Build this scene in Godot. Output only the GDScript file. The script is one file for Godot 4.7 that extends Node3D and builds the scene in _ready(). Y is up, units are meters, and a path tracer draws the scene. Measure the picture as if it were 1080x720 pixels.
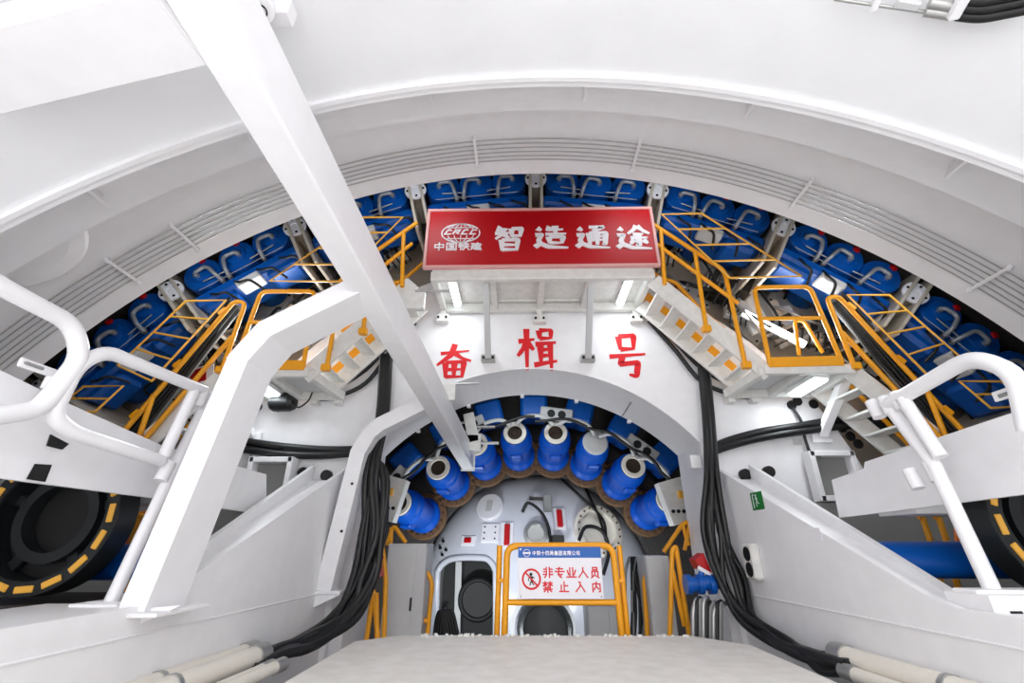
extends Node3D
# Inside a large tunnel boring machine: a photographed view from the walkway towards the main drive.
# Lengths in metres, y up, walkway top at y = 0, camera at (0, 1, 0) looking along -z and upwards.

const CAM := Vector3(0, 1, 0)
const BX := Vector3(0.99985, 0, -0.01712)
const BY := Vector3(0.00697, 0.91334, 0.40714)
const BZ := Vector3(0.01564, -0.40720, 0.91321)
const ORD := ["first", "second", "third", "fourth", "fifth", "sixth", "seventh", "eighth", "ninth", "tenth"]
const AX := 0.22                     # the machine's plane of symmetry
const RING := Vector3(0.2, -1.6, 0)  # the axis of the shield rings
const STEP := 14.45                  # degrees from one thrust group to the next

var M := {}
var used := {}
var rng := RandomNumberGenerator.new()

# ---------------------------------------------------------------- pixels of the photograph to points
func dir(x: float, y: float) -> Vector3:
	return BX * (x - 540.0) + BY * (360.0 - y) - BZ * 480.0
func P(x: float, y: float, d: float) -> Vector3:      # on the plane z = -d
	var r := dir(x, y)
	return CAM + r * (d / -r.z)
func PX(x: float, y: float, at: float) -> Vector3:    # on the plane x = at
	var r := dir(x, y)
	return CAM + r * (at / r.x)
func PY(x: float, y: float, at: float) -> Vector3:    # on the plane y = at
	var r := dir(x, y)
	return CAM + r * ((at - CAM.y) / r.y)
func PR(x: float, y: float, rad: float) -> Vector3:   # on the cylinder of radius rad round the ring axis
	var r := dir(x, y)
	var o := CAM - RING
	var a := r.x * r.x + r.y * r.y
	var b := o.x * r.x + o.y * r.y
	var c := o.x * o.x + o.y * o.y - rad * rad
	return CAM + r * ((-b + sqrt(b * b - a * c)) / a)
func ringp(deg: float, rad: float, d: float) -> Vector3:
	var a := deg_to_rad(deg)
	return RING + Vector3(rad * sin(a), rad * cos(a), -d)
func mir(v: Vector3, s: int) -> Vector3:
	return v if s > 0 else Vector3(2.0 * AX - v.x, v.y, v.z)
func mirs(a: Array, s: int) -> Array:
	var o := []
	for v in a: o.append(mir(v, s))
	return o

# ---------------------------------------------------------------- mesh building
class B:
	var v := PackedVector3Array()
	var n := PackedVector3Array()
	func tri(a: Vector3, b: Vector3, c: Vector3, na: Vector3, nb: Vector3, nc: Vector3) -> void:
		if (b - a).cross(c - a).dot(na + nb + nc) > 0.0:
			v.append_array([a, c, b]); n.append_array([na, nc, nb])
		else:
			v.append_array([a, b, c]); n.append_array([na, nb, nc])
	func flat(a: Vector3, b: Vector3, c: Vector3, hint: Vector3) -> void:
		var k := (b - a).cross(c - a)
		if k.length_squared() < 1e-16: return
		k = k.normalized()
		if k.dot(hint) < 0.0: k = -k
		tri(a, b, c, k, k, k)
	func quad(a: Vector3, b: Vector3, c: Vector3, d: Vector3, hint: Vector3) -> void:
		flat(a, b, c, hint); flat(a, c, d, hint)
	func box(c: Vector3, s: Vector3, k := Basis(), ch := 0.008) -> B:
		var h := s * 0.5
		ch = minf(ch, minf(h.x, minf(h.y, h.z)) * 0.6)
		for ax in 3:
			for sg in [-1.0, 1.0]:
				var u := (ax + 1) % 3
				var w := (ax + 2) % 3
				var q := []
				for e in [[-1, -1], [1, -1], [1, 1], [-1, 1]]:
					var p := Vector3()
					p[ax] = sg * h[ax]; p[u] = e[0] * (h[u] - ch); p[w] = e[1] * (h[w] - ch)
					q.append(c + k * p)
				var nn := Vector3(); nn[ax] = sg
				quad(q[0], q[1], q[2], q[3], k * nn)
		if ch > 0.0:
			for ax in 3:
				var u := (ax + 1) % 3
				var w := (ax + 2) % 3
				for su in [-1.0, 1.0]:
					for sw in [-1.0, 1.0]:
						var q := []
						for e in [[-1, 0], [1, 0], [1, 1], [-1, 1]]:
							var p := Vector3()
							p[ax] = e[0] * (h[ax] - ch)
							p[u] = su * (h[u] - (ch if e[1] else 0.0)); p[w] = sw * (h[w] - (0.0 if e[1] else ch))
							q.append(c + k * p)
						var nn := Vector3(); nn[u] = su; nn[w] = sw
						quad(q[0], q[1], q[2], q[3], k * nn)
			for sx in [-1.0, 1.0]:
				for sy in [-1.0, 1.0]:
					for sz in [-1.0, 1.0]:
						var g := Vector3(sx, sy, sz)
						flat(c + k * (g * (h - Vector3(0, ch, ch))), c + k * (g * (h - Vector3(ch, 0, ch))), c + k * (g * (h - Vector3(ch, ch, 0))), k * g)
		return self
	# a box beam from a to b; w across (along side), h along up
	func bar(a: Vector3, b: Vector3, w: float, h: float, up := Vector3.UP, ch := 0.008) -> B:
		var z := (b - a).normalized()
		if absf(z.dot(up)) > 0.99: up = Vector3.BACK
		var x := up.cross(z).normalized()
		var y := z.cross(x)
		return box((a + b) * 0.5, Vector3(w, h, a.distance_to(b)), Basis(x, y, z), ch)
	func tube(p: Array, r: float, sides := 10, caps := true) -> B:
		var m := p.size()
		var rings := []
		var t0: Vector3 = (p[1] - p[0]).normalized()
		var x: Vector3 = t0.cross(Vector3.UP if absf(t0.y) < 0.9 else Vector3.RIGHT).normalized()
		for i in m:
			var t: Vector3
			if i == 0: t = t0
			elif i == m - 1: t = (p[i] - p[i - 1]).normalized()
			else: t = ((p[i] - p[i - 1]).normalized() + (p[i + 1] - p[i]).normalized()).normalized()
			x = (x - t * x.dot(t)).normalized()
			var y := t.cross(x)
			var q := []
			for j in sides:
				var a := TAU * j / sides
				q.append(x * cos(a) + y * sin(a))
			rings.append(q)
		for i in m - 1:
			for j in sides:
				var k := (j + 1) % sides
				var n0: Vector3 = rings[i][j]
				var n1: Vector3 = rings[i][k]
				var n2: Vector3 = rings[i + 1][k]
				var n3: Vector3 = rings[i + 1][j]
				var a: Vector3 = p[i] + n0 * r
				var b: Vector3 = p[i] + n1 * r
				var c: Vector3 = p[i + 1] + n2 * r
				var d: Vector3 = p[i + 1] + n3 * r
				tri(a, b, c, n0, n1, n2); tri(a, c, d, n0, n2, n3)
		if caps:
			for e in [0, m - 1]:
				var t: Vector3 = (p[0] - p[1]) if e == 0 else (p[m - 1] - p[m - 2])
				for j in range(1, sides - 1):
					flat(p[e] + rings[e][0] * r, p[e] + rings[e][j] * r, p[e] + rings[e][j + 1] * r, t)
		return self
	# profile of [radius, height] turned about axis through o
	func lathe(o: Vector3, axis: Vector3, prof: Array, sides := 20) -> B:
		axis = axis.normalized()
		var x := axis.cross(Vector3.UP if absf(axis.y) < 0.9 else Vector3.RIGHT).normalized()
		var y := axis.cross(x)
		for i in prof.size() - 1:
			var r0: float = prof[i][0]
			var h0: float = prof[i][1]
			var r1: float = prof[i + 1][0]
			var h1: float = prof[i + 1][1]
			if absf(r0 - r1) + absf(h0 - h1) < 1e-6: continue
			var g := Vector2(h1 - h0, r0 - r1).normalized()
			for j in sides:
				var a := TAU * j / sides
				var b := TAU * (j + 1) / sides
				var e := x * cos(a) + y * sin(a)
				var f := x * cos(b) + y * sin(b)
				var ne := e * g.x + axis * g.y
				var nf := f * g.x + axis * g.y
				var p0 := o + e * r0 + axis * h0
				var p1 := o + f * r0 + axis * h0
				var p2 := o + f * r1 + axis * h1
				var p3 := o + e * r1 + axis * h1
				if r0 > 1e-6: tri(p0, p1, p2, ne, nf, nf)
				if r1 > 1e-6: tri(p0, p2, p3, ne, nf, ne)
		return self
	# flat polygon (world points) pushed along ext
	func plate(q: Array, ext: Vector3) -> B:
		var nn := Vector3()
		for i in q.size(): nn += (q[i] as Vector3).cross(q[(i + 1) % q.size()])
		nn = nn.normalized()
		var u: Vector3 = (q[1] - q[0]).normalized()
		var w := nn.cross(u)
		var flatp := PackedVector2Array()
		var mid := Vector3()
		for p in q:
			flatp.append(Vector2((p - q[0]).dot(u), (p - q[0]).dot(w)))
			mid += p
		mid /= q.size()
		var ix := Geometry2D.triangulate_polygon(flatp)
		for i in range(0, ix.size(), 3):
			flat(q[ix[i]], q[ix[i + 1]], q[ix[i + 2]], -ext)
			flat(q[ix[i]] + ext, q[ix[i + 1]] + ext, q[ix[i + 2]] + ext, ext)
		for i in q.size():
			var a: Vector3 = q[i]
			var b: Vector3 = q[(i + 1) % q.size()]
			quad(a, b, b + ext, a + ext, (b - a).cross(nn))
		return self
	# a ring about z: radii r0 < r1, from z0 to z1, angles in degrees from straight up
	func ring(c: Vector3, r0: float, r1: float, z0: float, z1: float, a0 := 0.0, a1 := 360.0, seg := 96) -> B:
		for i in seg:
			var e := []
			for k in 2:
				var a := deg_to_rad(lerpf(a0, a1, float(i + k) / seg))
				e.append(Vector3(sin(a), cos(a), 0))
			var f: Vector3 = e[0]
			var g: Vector3 = e[1]
			var o0 := c + Vector3(0, 0, z0)
			var o1 := c + Vector3(0, 0, z1)
			tri(o0 + f * r0, o0 + g * r0, o1 + g * r0, -f, -g, -g); tri(o0 + f * r0, o1 + g * r0, o1 + f * r0, -f, -g, -f)
			tri(o0 + f * r1, o0 + g * r1, o1 + g * r1, f, g, g); tri(o0 + f * r1, o1 + g * r1, o1 + f * r1, f, g, f)
			var zz := Vector3(0, 0, signf(z1 - z0))
			quad(o0 + f * r0, o0 + g * r0, o0 + g * r1, o0 + f * r1, -zz)
			quad(o1 + f * r0, o1 + g * r0, o1 + g * r1, o1 + f * r1, zz)
		return self
	func mesh() -> ArrayMesh:
		var a := []
		a.resize(Mesh.ARRAY_MAX)
		a[Mesh.ARRAY_VERTEX] = v
		a[Mesh.ARRAY_NORMAL] = n
		var m := ArrayMesh.new()
		m.add_surface_from_arrays(Mesh.PRIMITIVE_TRIANGLES, a)
		return m

func fillet(p: Array, r: float, seg := 5) -> Array:      # rounds the corners of a path
	var o := [p[0]]
	for i in range(1, p.size() - 1):
		var a: Vector3 = p[i - 1]
		var b: Vector3 = p[i]
		var c: Vector3 = p[i + 1]
		var k := minf(r, minf(a.distance_to(b), b.distance_to(c)) * 0.45)
		var s := b + (a - b).normalized() * k
		var e := b + (c - b).normalized() * k
		for j in seg + 1:
			var t := float(j) / seg
			o.append(s.lerp(b, t).lerp(b.lerp(e, t), t))
	o.append(p[-1])
	return o
func spline(p: Array, seg := 6) -> Array:
	var o := []
	for i in p.size() - 1:
		var a: Vector3 = p[maxi(i - 1, 0)]
		var d: Vector3 = p[mini(i + 2, p.size() - 1)]
		for j in seg:
			o.append((p[i] as Vector3).cubic_interpolate(p[i + 1], a, d, float(j) / seg))
	o.append(p[-1])
	return o

# ---------------------------------------------------------------- nodes
func numbered(called: String) -> String:
	var k: int = used.get(called, 0)
	used[called] = k + 1
	return called if k == 0 else "%s_%03d" % [called, k]
func tag(o: Node3D, label: String, category: String, group := "") -> void:
	o.set_meta("label", label); o.set_meta("category", category)
	if group: o.set_meta("group", group)
func thing(called: String, label: String, category: String, at := Vector3.ZERO, group := "") -> Node3D:
	var o := Node3D.new()
	o.name = numbered(called)
	add_child(o)
	o.position = at
	o.set_meta("at", at)
	tag(o, label, category, group)
	return o
func part(parent: Node3D, called: String, b: B, m: Material, label := "") -> MeshInstance3D:   # points of b are in world space
	var o := MeshInstance3D.new()
	o.name = called
	o.mesh = b.mesh()
	o.material_override = m
	parent.add_child(o, true)
	var at := Vector3.ZERO
	var q: Node = parent
	while q != self:
		if q.has_meta("at"): at = q.get_meta("at")
		q = q.get_parent()
	if not parent is MeshInstance3D: o.position = -at
	if label: o.set_meta("label", label)
	return o
func solo(called: String, b: B, m: Material, label: String, category: String, group := "") -> MeshInstance3D:
	var o := MeshInstance3D.new()
	o.name = numbered(called)
	o.mesh = b.mesh()
	o.material_override = m
	add_child(o)
	tag(o, label, category, group)
	return o
func struct(called: String, b: B, m: Material, label := "") -> MeshInstance3D:
	var o := MeshInstance3D.new()
	o.name = numbered(called)
	o.mesh = b.mesh()
	o.material_override = m
	add_child(o)
	o.set_meta("kind", "structure")
	if label: o.set_meta("label", label)
	return o
func copy(root: Node3D, tr: Transform3D, label := "") -> Node3D:
	var r: Node3D = root.duplicate()
	r.name = numbered(root.name)
	add_child(r)
	r.transform = tr
	if label: r.set_meta("label", label)
	return r

# ---------------------------------------------------------------- materials
func noise_tex(freq: float, lo: Color, hi: Color, seed_: int, oct := 4) -> NoiseTexture2D:
	var f := FastNoiseLite.new()
	f.seed = seed_; f.frequency = freq; f.fractal_octaves = oct
	var t := NoiseTexture2D.new()
	t.width = 512; t.height = 512; t.seamless = true; t.noise = f
	var g := Gradient.new()
	g.set_color(0, lo); g.set_color(1, hi)
	t.color_ramp = g
	return t
func bump_tex(freq: float, strength: float, seed_: int) -> NoiseTexture2D:
	var f := FastNoiseLite.new()
	f.seed = seed_; f.frequency = freq; f.fractal_octaves = 4
	var t := NoiseTexture2D.new()
	t.width = 512; t.height = 512; t.seamless = true; t.noise = f; t.as_normal_map = true; t.bump_strength = strength
	return t
func mat(called: String, c: Color, rough := 0.5, metal := 0.0) -> StandardMaterial3D:
	var m := StandardMaterial3D.new()
	m.resource_name = called
	m.albedo_color = c; m.roughness = rough; m.metallic = metal
	M[called] = m
	return m
func grain(m: StandardMaterial3D, t: Texture2D, scale: float, nt: Texture2D = null, ns := 0.3) -> StandardMaterial3D:
	m.albedo_texture = t
	m.uv1_triplanar = true; m.uv1_world_triplanar = true
	m.uv1_scale = Vector3.ONE * scale
	if nt:
		m.normal_enabled = true; m.normal_texture = nt; m.normal_scale = ns
	return m
func glow(called: String, c: Color, e: float) -> StandardMaterial3D:
	var m := mat(called, c, 0.5)
	m.emission_enabled = true; m.emission = c; m.emission_energy_multiplier = e
	return m
func materials() -> void:
	var mott := noise_tex(0.012, Color(0.975, 0.975, 0.975), Color(1, 1, 1), 3)
	var dirt := noise_tex(0.02, Color(0.935, 0.93, 0.92), Color(1, 1, 1), 8, 5)
	var worn := noise_tex(0.03, Color(0.6, 0.58, 0.55), Color(1, 1, 1), 11, 5)
	var fine := bump_tex(0.05, 2.0, 5)
	grain(mat("white", Color(0.955, 0.95, 0.955), 0.38), mott, 0.5, fine, 0.03)
	grain(mat("white_ceiling", Color(0.94, 0.94, 0.945), 0.42), mott, 0.25, fine, 0.02)
	grain(mat("white_worn", Color(0.92, 0.915, 0.90), 0.45), dirt, 0.6, fine, 0.1)
	grain(mat("deck", Color(0.96, 0.945, 0.925), 0.55), dirt, 0.35, fine, 0.1)
	grain(mat("pale_grey", Color(0.80, 0.80, 0.80), 0.5), mott, 0.8)
	grain(mat("grey", Color(0.55, 0.55, 0.54), 0.55), mott, 0.8)
	grain(mat("beige", Color(0.80, 0.76, 0.71), 0.5), dirt, 1.2, fine, 0.3)
	grain(mat("dark_machine", Color(0.26, 0.24, 0.23), 0.6), worn, 1.0)
	grain(mat("blue", Color(0.0, 0.33, 0.68), 0.36), mott, 1.3)
	grain(mat("blue_motor", Color(0.0, 0.33, 0.76), 0.36), dirt, 1.8, fine, 0.3)
	mat("yellow", Color(0.96, 0.65, 0.06), 0.4)
	mat("pale_yellow", Color(0.95, 0.71, 0.27), 0.45)
	grain(mat("rubber", Color(0.07, 0.07, 0.075), 0.45), mott, 2.0)
	mat("black", Color(0.025, 0.025, 0.028), 0.6)
	grain(mat("steel", Color(0.72, 0.72, 0.71), 0.35, 0.7), mott, 2.0)
	grain(mat("pipe_steel", Color(0.62, 0.63, 0.66), 0.4, 0.3), mott, 2.0)
	grain(mat("rust", Color(0.52, 0.39, 0.26), 0.65), worn, 3.0, fine, 0.5)
	grain(mat("cream", Color(0.93, 0.905, 0.86), 0.5), mott, 1.0)
	mat("hole", Color(0.22, 0.17, 0.13), 0.8)
	mat("red", Color(0.74, 0.02, 0.06), 0.4)
	mat("banner_red", Color(0.72, 0.015, 0.065), 0.45)
	mat("banner_frame", Color(0.88, 0.66, 0.64), 0.4)
	mat("letter_white", Color(0.95, 0.93, 0.94), 0.5)
	mat("letter_red", Color(0.86, 0.05, 0.10), 0.5)
	mat("sign_white", Color(0.94, 0.93, 0.95), 0.4)
	mat("sign_blue", Color(0.02, 0.36, 0.70), 0.4)
	mat("green", Color(0.05, 0.45, 0.16), 0.5)
	mat("orange", Color(0.90, 0.45, 0.05), 0.5)
	grain(mat("drum", Color(0.10, 0.115, 0.12), 0.38), mott, 2.0)
	grain(mat("dome", Color(0.84, 0.845, 0.88), 0.25), mott, 0.8, fine, 0.1)
	glow("tube_glow", Color(0.93, 0.98, 1.0), 6.0)
	glow("lens_glow", Color(0.95, 0.98, 1.0), 4.0)

# ---------------------------------------------------------------- writing: strokes on a 100 x 100 square, y down
const CHARS := {
	"智": [[22,6,10,24],[18,17,46,16],[4,32,52,30],[31,17,27,36,6,54],[32,36,50,50],[58,14,59,46],[58,14,90,13,86,46],[59,43,86,42],[26,58,27,98],[26,58,78,57,75,98],[27,77,75,77],[27,95,75,95]],
	"造": [[48,6,38,22],[44,18,88,17],[64,3,64,36],[34,37,96,35],[44,48,46,74],[44,48,86,47,82,74],[46,72,82,72],[10,12,22,22],[4,40,24,37,12,62,22,74],[2,88,18,74,42,88,100,92]],
	"通": [[42,8,84,7,64,22],[54,15,68,25],[42,32,42,80],[42,32,90,31,87,79,78,74],[42,46,87,46],[42,60,87,60],[64,32,64,80],[10,12,22,22],[4,40,24,37,12,62,22,74],[2,88,18,74,42,88,100,92]],
	"途": [[64,3,52,20,36,34],[64,4,80,22,98,34],[50,36,80,35],[42,50,92,49],[65,36,65,80,56,75],[52,58,40,74],[78,58,90,72],[10,12,22,22],[4,40,24,37,12,62,22,74],[2,88,18,74,42,88,100,92]],
	"奋": [[14,28,88,20],[50,0,42,32,6,62],[50,27,70,42,94,50],[28,54,30,98],[28,54,76,52,72,98],[30,75,72,74],[51,53,51,96],[30,95,72,95]],
	"楫": [[4,32,44,27],[24,2,25,99],[24,32,14,52,2,66],[27,37,42,52],[56,6,57,26],[56,6,86,5,84,26],[57,25,84,25],[46,39,97,35],[58,39,59,83],[82,37,84,100],[59,52,82,51],[59,66,82,65],[42,87,98,78]],
	"号": [[32,6,34,36],[32,6,72,4,68,36],[34,35,68,34],[4,51,97,46],[38,50,30,68,76,64,68,94,50,90]],
	"中": [[14,28,14,66],[14,28,86,28,86,66],[14,62,86,62],[50,4,50,98]],
	"国": [[10,8,10,96],[10,8,90,8,90,96],[10,93,90,93],[26,28,74,28],[28,50,72,50],[24,76,76,76],[50,28,50,76],[60,58,68,68]],
	"铁": [[22,4,6,28],[18,18,42,18],[10,38,40,38],[8,56,42,56],[24,38,24,92,42,80],[58,8,50,28],[54,24,92,24],[46,50,96,50],[72,4,72,50,44,94],[72,52,96,94]],
	"建": [[40,16,84,16,84,46],[32,30,96,30],[40,46,84,46],[38,60,86,60],[34,74,92,74],[62,4,62,86],[8,14,28,14,14,42,28,44,8,90],[10,60,40,88,96,94]],
	"非": [[36,4,36,70,20,96],[64,4,64,96],[10,22,36,22],[10,44,36,44],[6,68,36,66],[64,22,92,22],[64,44,92,44],[64,68,96,68]],
	"专": [[20,18,80,18],[8,42,94,42],[48,4,36,66,74,66,50,86],[40,74,68,96]],
	"业": [[36,8,36,88],[64,8,64,88],[12,32,24,70],[90,30,76,70],[4,90,96,90]],
	"人": [[50,6,46,44,8,94],[50,36,92,94]],
	"员": [[30,6,30,28],[30,6,70,6,70,28],[30,26,70,26],[22,40,22,78],[22,40,78,40,78,78],[50,50,44,76,14,96],[56,78,86,96]],
	"禁": [[6,18,46,18],[26,4,26,50],[26,22,8,46],[28,24,44,38],[54,18,94,18],[74,4,74,50],[74,22,56,46],[76,24,94,42],[24,58,76,58],[8,72,92,72],[50,72,50,98],[30,80,16,94],[70,80,86,94]],
	"止": [[52,6,52,90],[54,42,86,42],[24,36,24,90],[6,92,94,92]],
	"入": [[36,8,54,14,46,50,8,94],[52,30,94,94]],
	"内": [[14,26,14,96],[14,26,86,26,86,92,74,94],[50,6,48,46,26,76],[52,48,72,72]],
	"十": [[6,44,94,44],[50,4,50,98]],
	"四": [[10,14,10,90],[10,14,90,14,90,90],[10,86,90,86],[38,14,36,46,22,62],[62,14,62,50,82,54]],
	"局": [[20,10,80,10,80,32],[20,32,80,32],[20,10,18,60,6,96],[20,44,88,44,84,92,72,92],[36,58,36,82],[36,58,64,58,64,80],[36,78,64,78]],
	"集": [[32,4,10,40],[24,24,24,60],[24,22,88,22],[56,8,56,58],[24,34,82,34],[24,46,82,46],[22,58,90,58],[6,72,94,72],[50,60,50,98],[44,76,14,96],[56,76,88,96]],
	"团": [[10,8,10,96],[10,8,90,8,90,96],[10,93,90,93],[26,34,76,34],[58,18,58,82,46,78],[56,38,26,72]],
	"有": [[8,20,94,20],[46,4,32,46,6,68],[30,42,30,98],[30,42,76,42,76,94,64,94],[30,58,76,58],[30,74,76,74]],
	"限": [[12,10,12,98],[12,10,38,10,26,38,38,54,22,66],[50,10,50,94,68,82],[50,10,86,10,86,48],[50,28,86,28],[50,46,86,46],[60,50,94,94],[90,56,74,70]],
	"公": [[36,8,8,50],[62,8,94,50],[44,46,24,86,76,82],[66,66,84,94]],
	"司": [[10,14,88,14,86,92,70,90],[14,34,66,34],[20,52,20,84],[20,52,60,52,60,84],[20,80,60,80]],
}
func stroke(b: B, q: Array, w: Array, o: Vector3, ux: Vector3, uy: Vector3, up: Vector3) -> void:   # a raised ribbon along 2D points
	var lft := []
	var rgt := []
	for i in q.size():
		var t0: Vector2 = (q[i] - q[maxi(i - 1, 0)]).normalized()
		var t1: Vector2 = (q[mini(i + 1, q.size() - 1)] - q[i]).normalized()
		if i == 0: t0 = t1
		if i == q.size() - 1: t1 = t0
		var t := (t0 + t1).normalized()
		var k := 1.0 / maxf(0.6, t.dot(t0))
		var nn: Vector2 = Vector2(-t.y, t.x) * (w[i] * 0.5 * k)
		lft.append(q[i] + nn); rgt.append(q[i] - nn)
	var f := func(p: Vector2) -> Vector3: return o + ux * (p.x / 100.0) + uy * (p.y / 100.0)
	for i in q.size() - 1:
		var a: Vector3 = f.call(lft[i])
		var c: Vector3 = f.call(rgt[i])
		var d: Vector3 = f.call(rgt[i + 1])
		var e: Vector3 = f.call(lft[i + 1])
		b.quad(a + up, c + up, d + up, e + up, up)
		b.quad(a, a + up, e + up, e, a - c)
		b.quad(c, c + up, d + up, d, c - a)
		if i == 0: b.quad(a, c, c + up, a + up, a - e)
		if i == q.size() - 2: b.quad(e, d, d + up, e + up, e - a)
func glyph(b: B, ch: String, o: Vector3, ux: Vector3, uy: Vector3, up: Vector3, w: float, brush := false) -> void:
	var layer := 1.0
	for s in CHARS[ch]:
		layer += 0.06
		var q := []
		for i in range(0, s.size(), 2): q.append(Vector2(s[i], s[i + 1]))
		if brush:
			var q3 := []
			for p in q: q3.append(Vector3(p.x, p.y, 0))
			q = []
			for p in fillet(q3, 6.0, 3): q.append(Vector2(p.x, p.y))
		else:
			var e0: Vector2 = (q[0] - q[1]).normalized() * w * 0.35
			var e1: Vector2 = (q[-1] - q[-2]).normalized() * w * 0.35
			q[0] += e0; q[-1] += e1
		var total := 0.0
		for i in q.size() - 1: total += q[i].distance_to(q[i + 1])
		var ws := []
		var run := 0.0
		for i in q.size():
			if i: run += q[i].distance_to(q[i - 1])
			var t := run / total
			if brush:
				var d: Vector2 = (q[mini(i + 1, q.size() - 1)] - q[maxi(i - 1, 0)]).normalized()
				var k := 0.72 + 0.45 * absf(d.y)
				ws.append(w * k * (1.15 - 0.45 * sin(t * PI) if total < 60 else 1.0) * (1.0 if t < 0.75 else lerpf(1.05, 0.45, (t - 0.75) * 4.0)))
			else: ws.append(w)
		stroke(b, q, ws, o, ux, uy, up * layer)

# ================================================================ the scene
func _ready() -> void:
	rng.seed = 20240611
	# camera
	var cam := Camera3D.new()
	cam.name = "camera"
	cam.transform = Transform3D(Basis(BX, BY, BZ), CAM)
	cam.fov = rad_to_deg(2.0 * atan(360.0 / 480.0))
	cam.near = 0.05; cam.far = 100.0
	add_child(cam)
	cam.current = true
	# the bright hall behind the open tail of the shield
	var e := Environment.new()
	e.background_mode = Environment.BG_COLOR
	e.background_color = Color(0.975, 0.975, 0.99)
	e.background_energy_multiplier = 2.88
	e.tonemap_mode = Environment.TONE_MAPPER_LINEAR
	e.tonemap_exposure = 1.0
	e.sdfgi_enabled = true; e.ssao_enabled = true; e.ssil_enabled = true
	var we := WorldEnvironment.new()
	we.name = "hall_light"
	we.environment = e
	add_child(we)

	materials()
	for x in [-1.5, 1.9]:
		lamp("ceiling_lamp", "long glowing strip lamp hung above the walkway", "lamps above the walkway", Vector3(x, 3.9, 1.4), Vector3(x, 3.9, -0.4), Vector3(0, -1, 0), 5.0, 0.25)
	lamp("arch_lamp", "glowing strip lamp behind the crown of the arch", "", Vector3(-0.5, 3.80, -8.75), Vector3(0.9, 3.80, -8.75), Vector3(0, -0.6, -1), 0.9, 0.16)
	for x in [-1.3, 1.7]:
		lamp("work_lamp", "low work lamp standing behind the walkway end and lighting the dome", "work lamps below the dome", Vector3(x - 0.5, -0.75, -9.2), Vector3(x + 0.5, -0.75, -9.2), Vector3(0, 0.55, -1), 11.0, 0.2)
	for a in [-38.0, -13.0, 14.0, 39.0]:
		lamp("ring_lamp", "strip lamp behind the white ring lip facing the blue thrust cylinders", "lamps behind the ring lip", ringp(a - 4.0, 8.0, 5.14), ringp(a + 4.0, 8.0, 5.14), Vector3(0, 0, -1), 0.8, 0.14)
	shell()
	side_walls()
	bulkhead()
	thrust_ring()
	for s in [1, -1]: stairs(s)
	clutter()
	sign_platform()
	overhead_beams()
	side_decks()
	main_drive()
	barrier_and_cabinets()
	cables()
	small_things()

func lamp(called: String, label: String, group: String, a: Vector3, b: Vector3, face: Vector3, energy: float, w := 0.16) -> void:
	# a strip lamp from a to b, shining along face
	var t := thing(called, label, "lamp", (a + b) * 0.5, group)
	face = face.normalized()
	part(t, "housing", B.new().bar(a - face * 0.05, b - face * 0.05, w, 0.07, face, 0.01), M.white)
	part(t, "diffuser", B.new().bar(a.lerp(b, 0.02), a.lerp(b, 0.98), w * 0.8, 0.05, face, 0.02), M.tube_glow)
	var l := AreaLight3D.new()
	l.name = "glow"
	var z := -face
	var x := (b - a).normalized()
	var y := z.cross(x).normalized()
	t.add_child(l)
	l.transform = Transform3D(Basis(x, y, z), face * 0.06)
	l.area_size = Vector2(a.distance_to(b) * 0.95, w * 0.8)
	l.area_normalize_energy = true
	l.light_energy = energy
	l.light_color = Color(0.95, 0.98, 1.0)
	l.shadow_enabled = true
	l.area_range = 30.0

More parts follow.
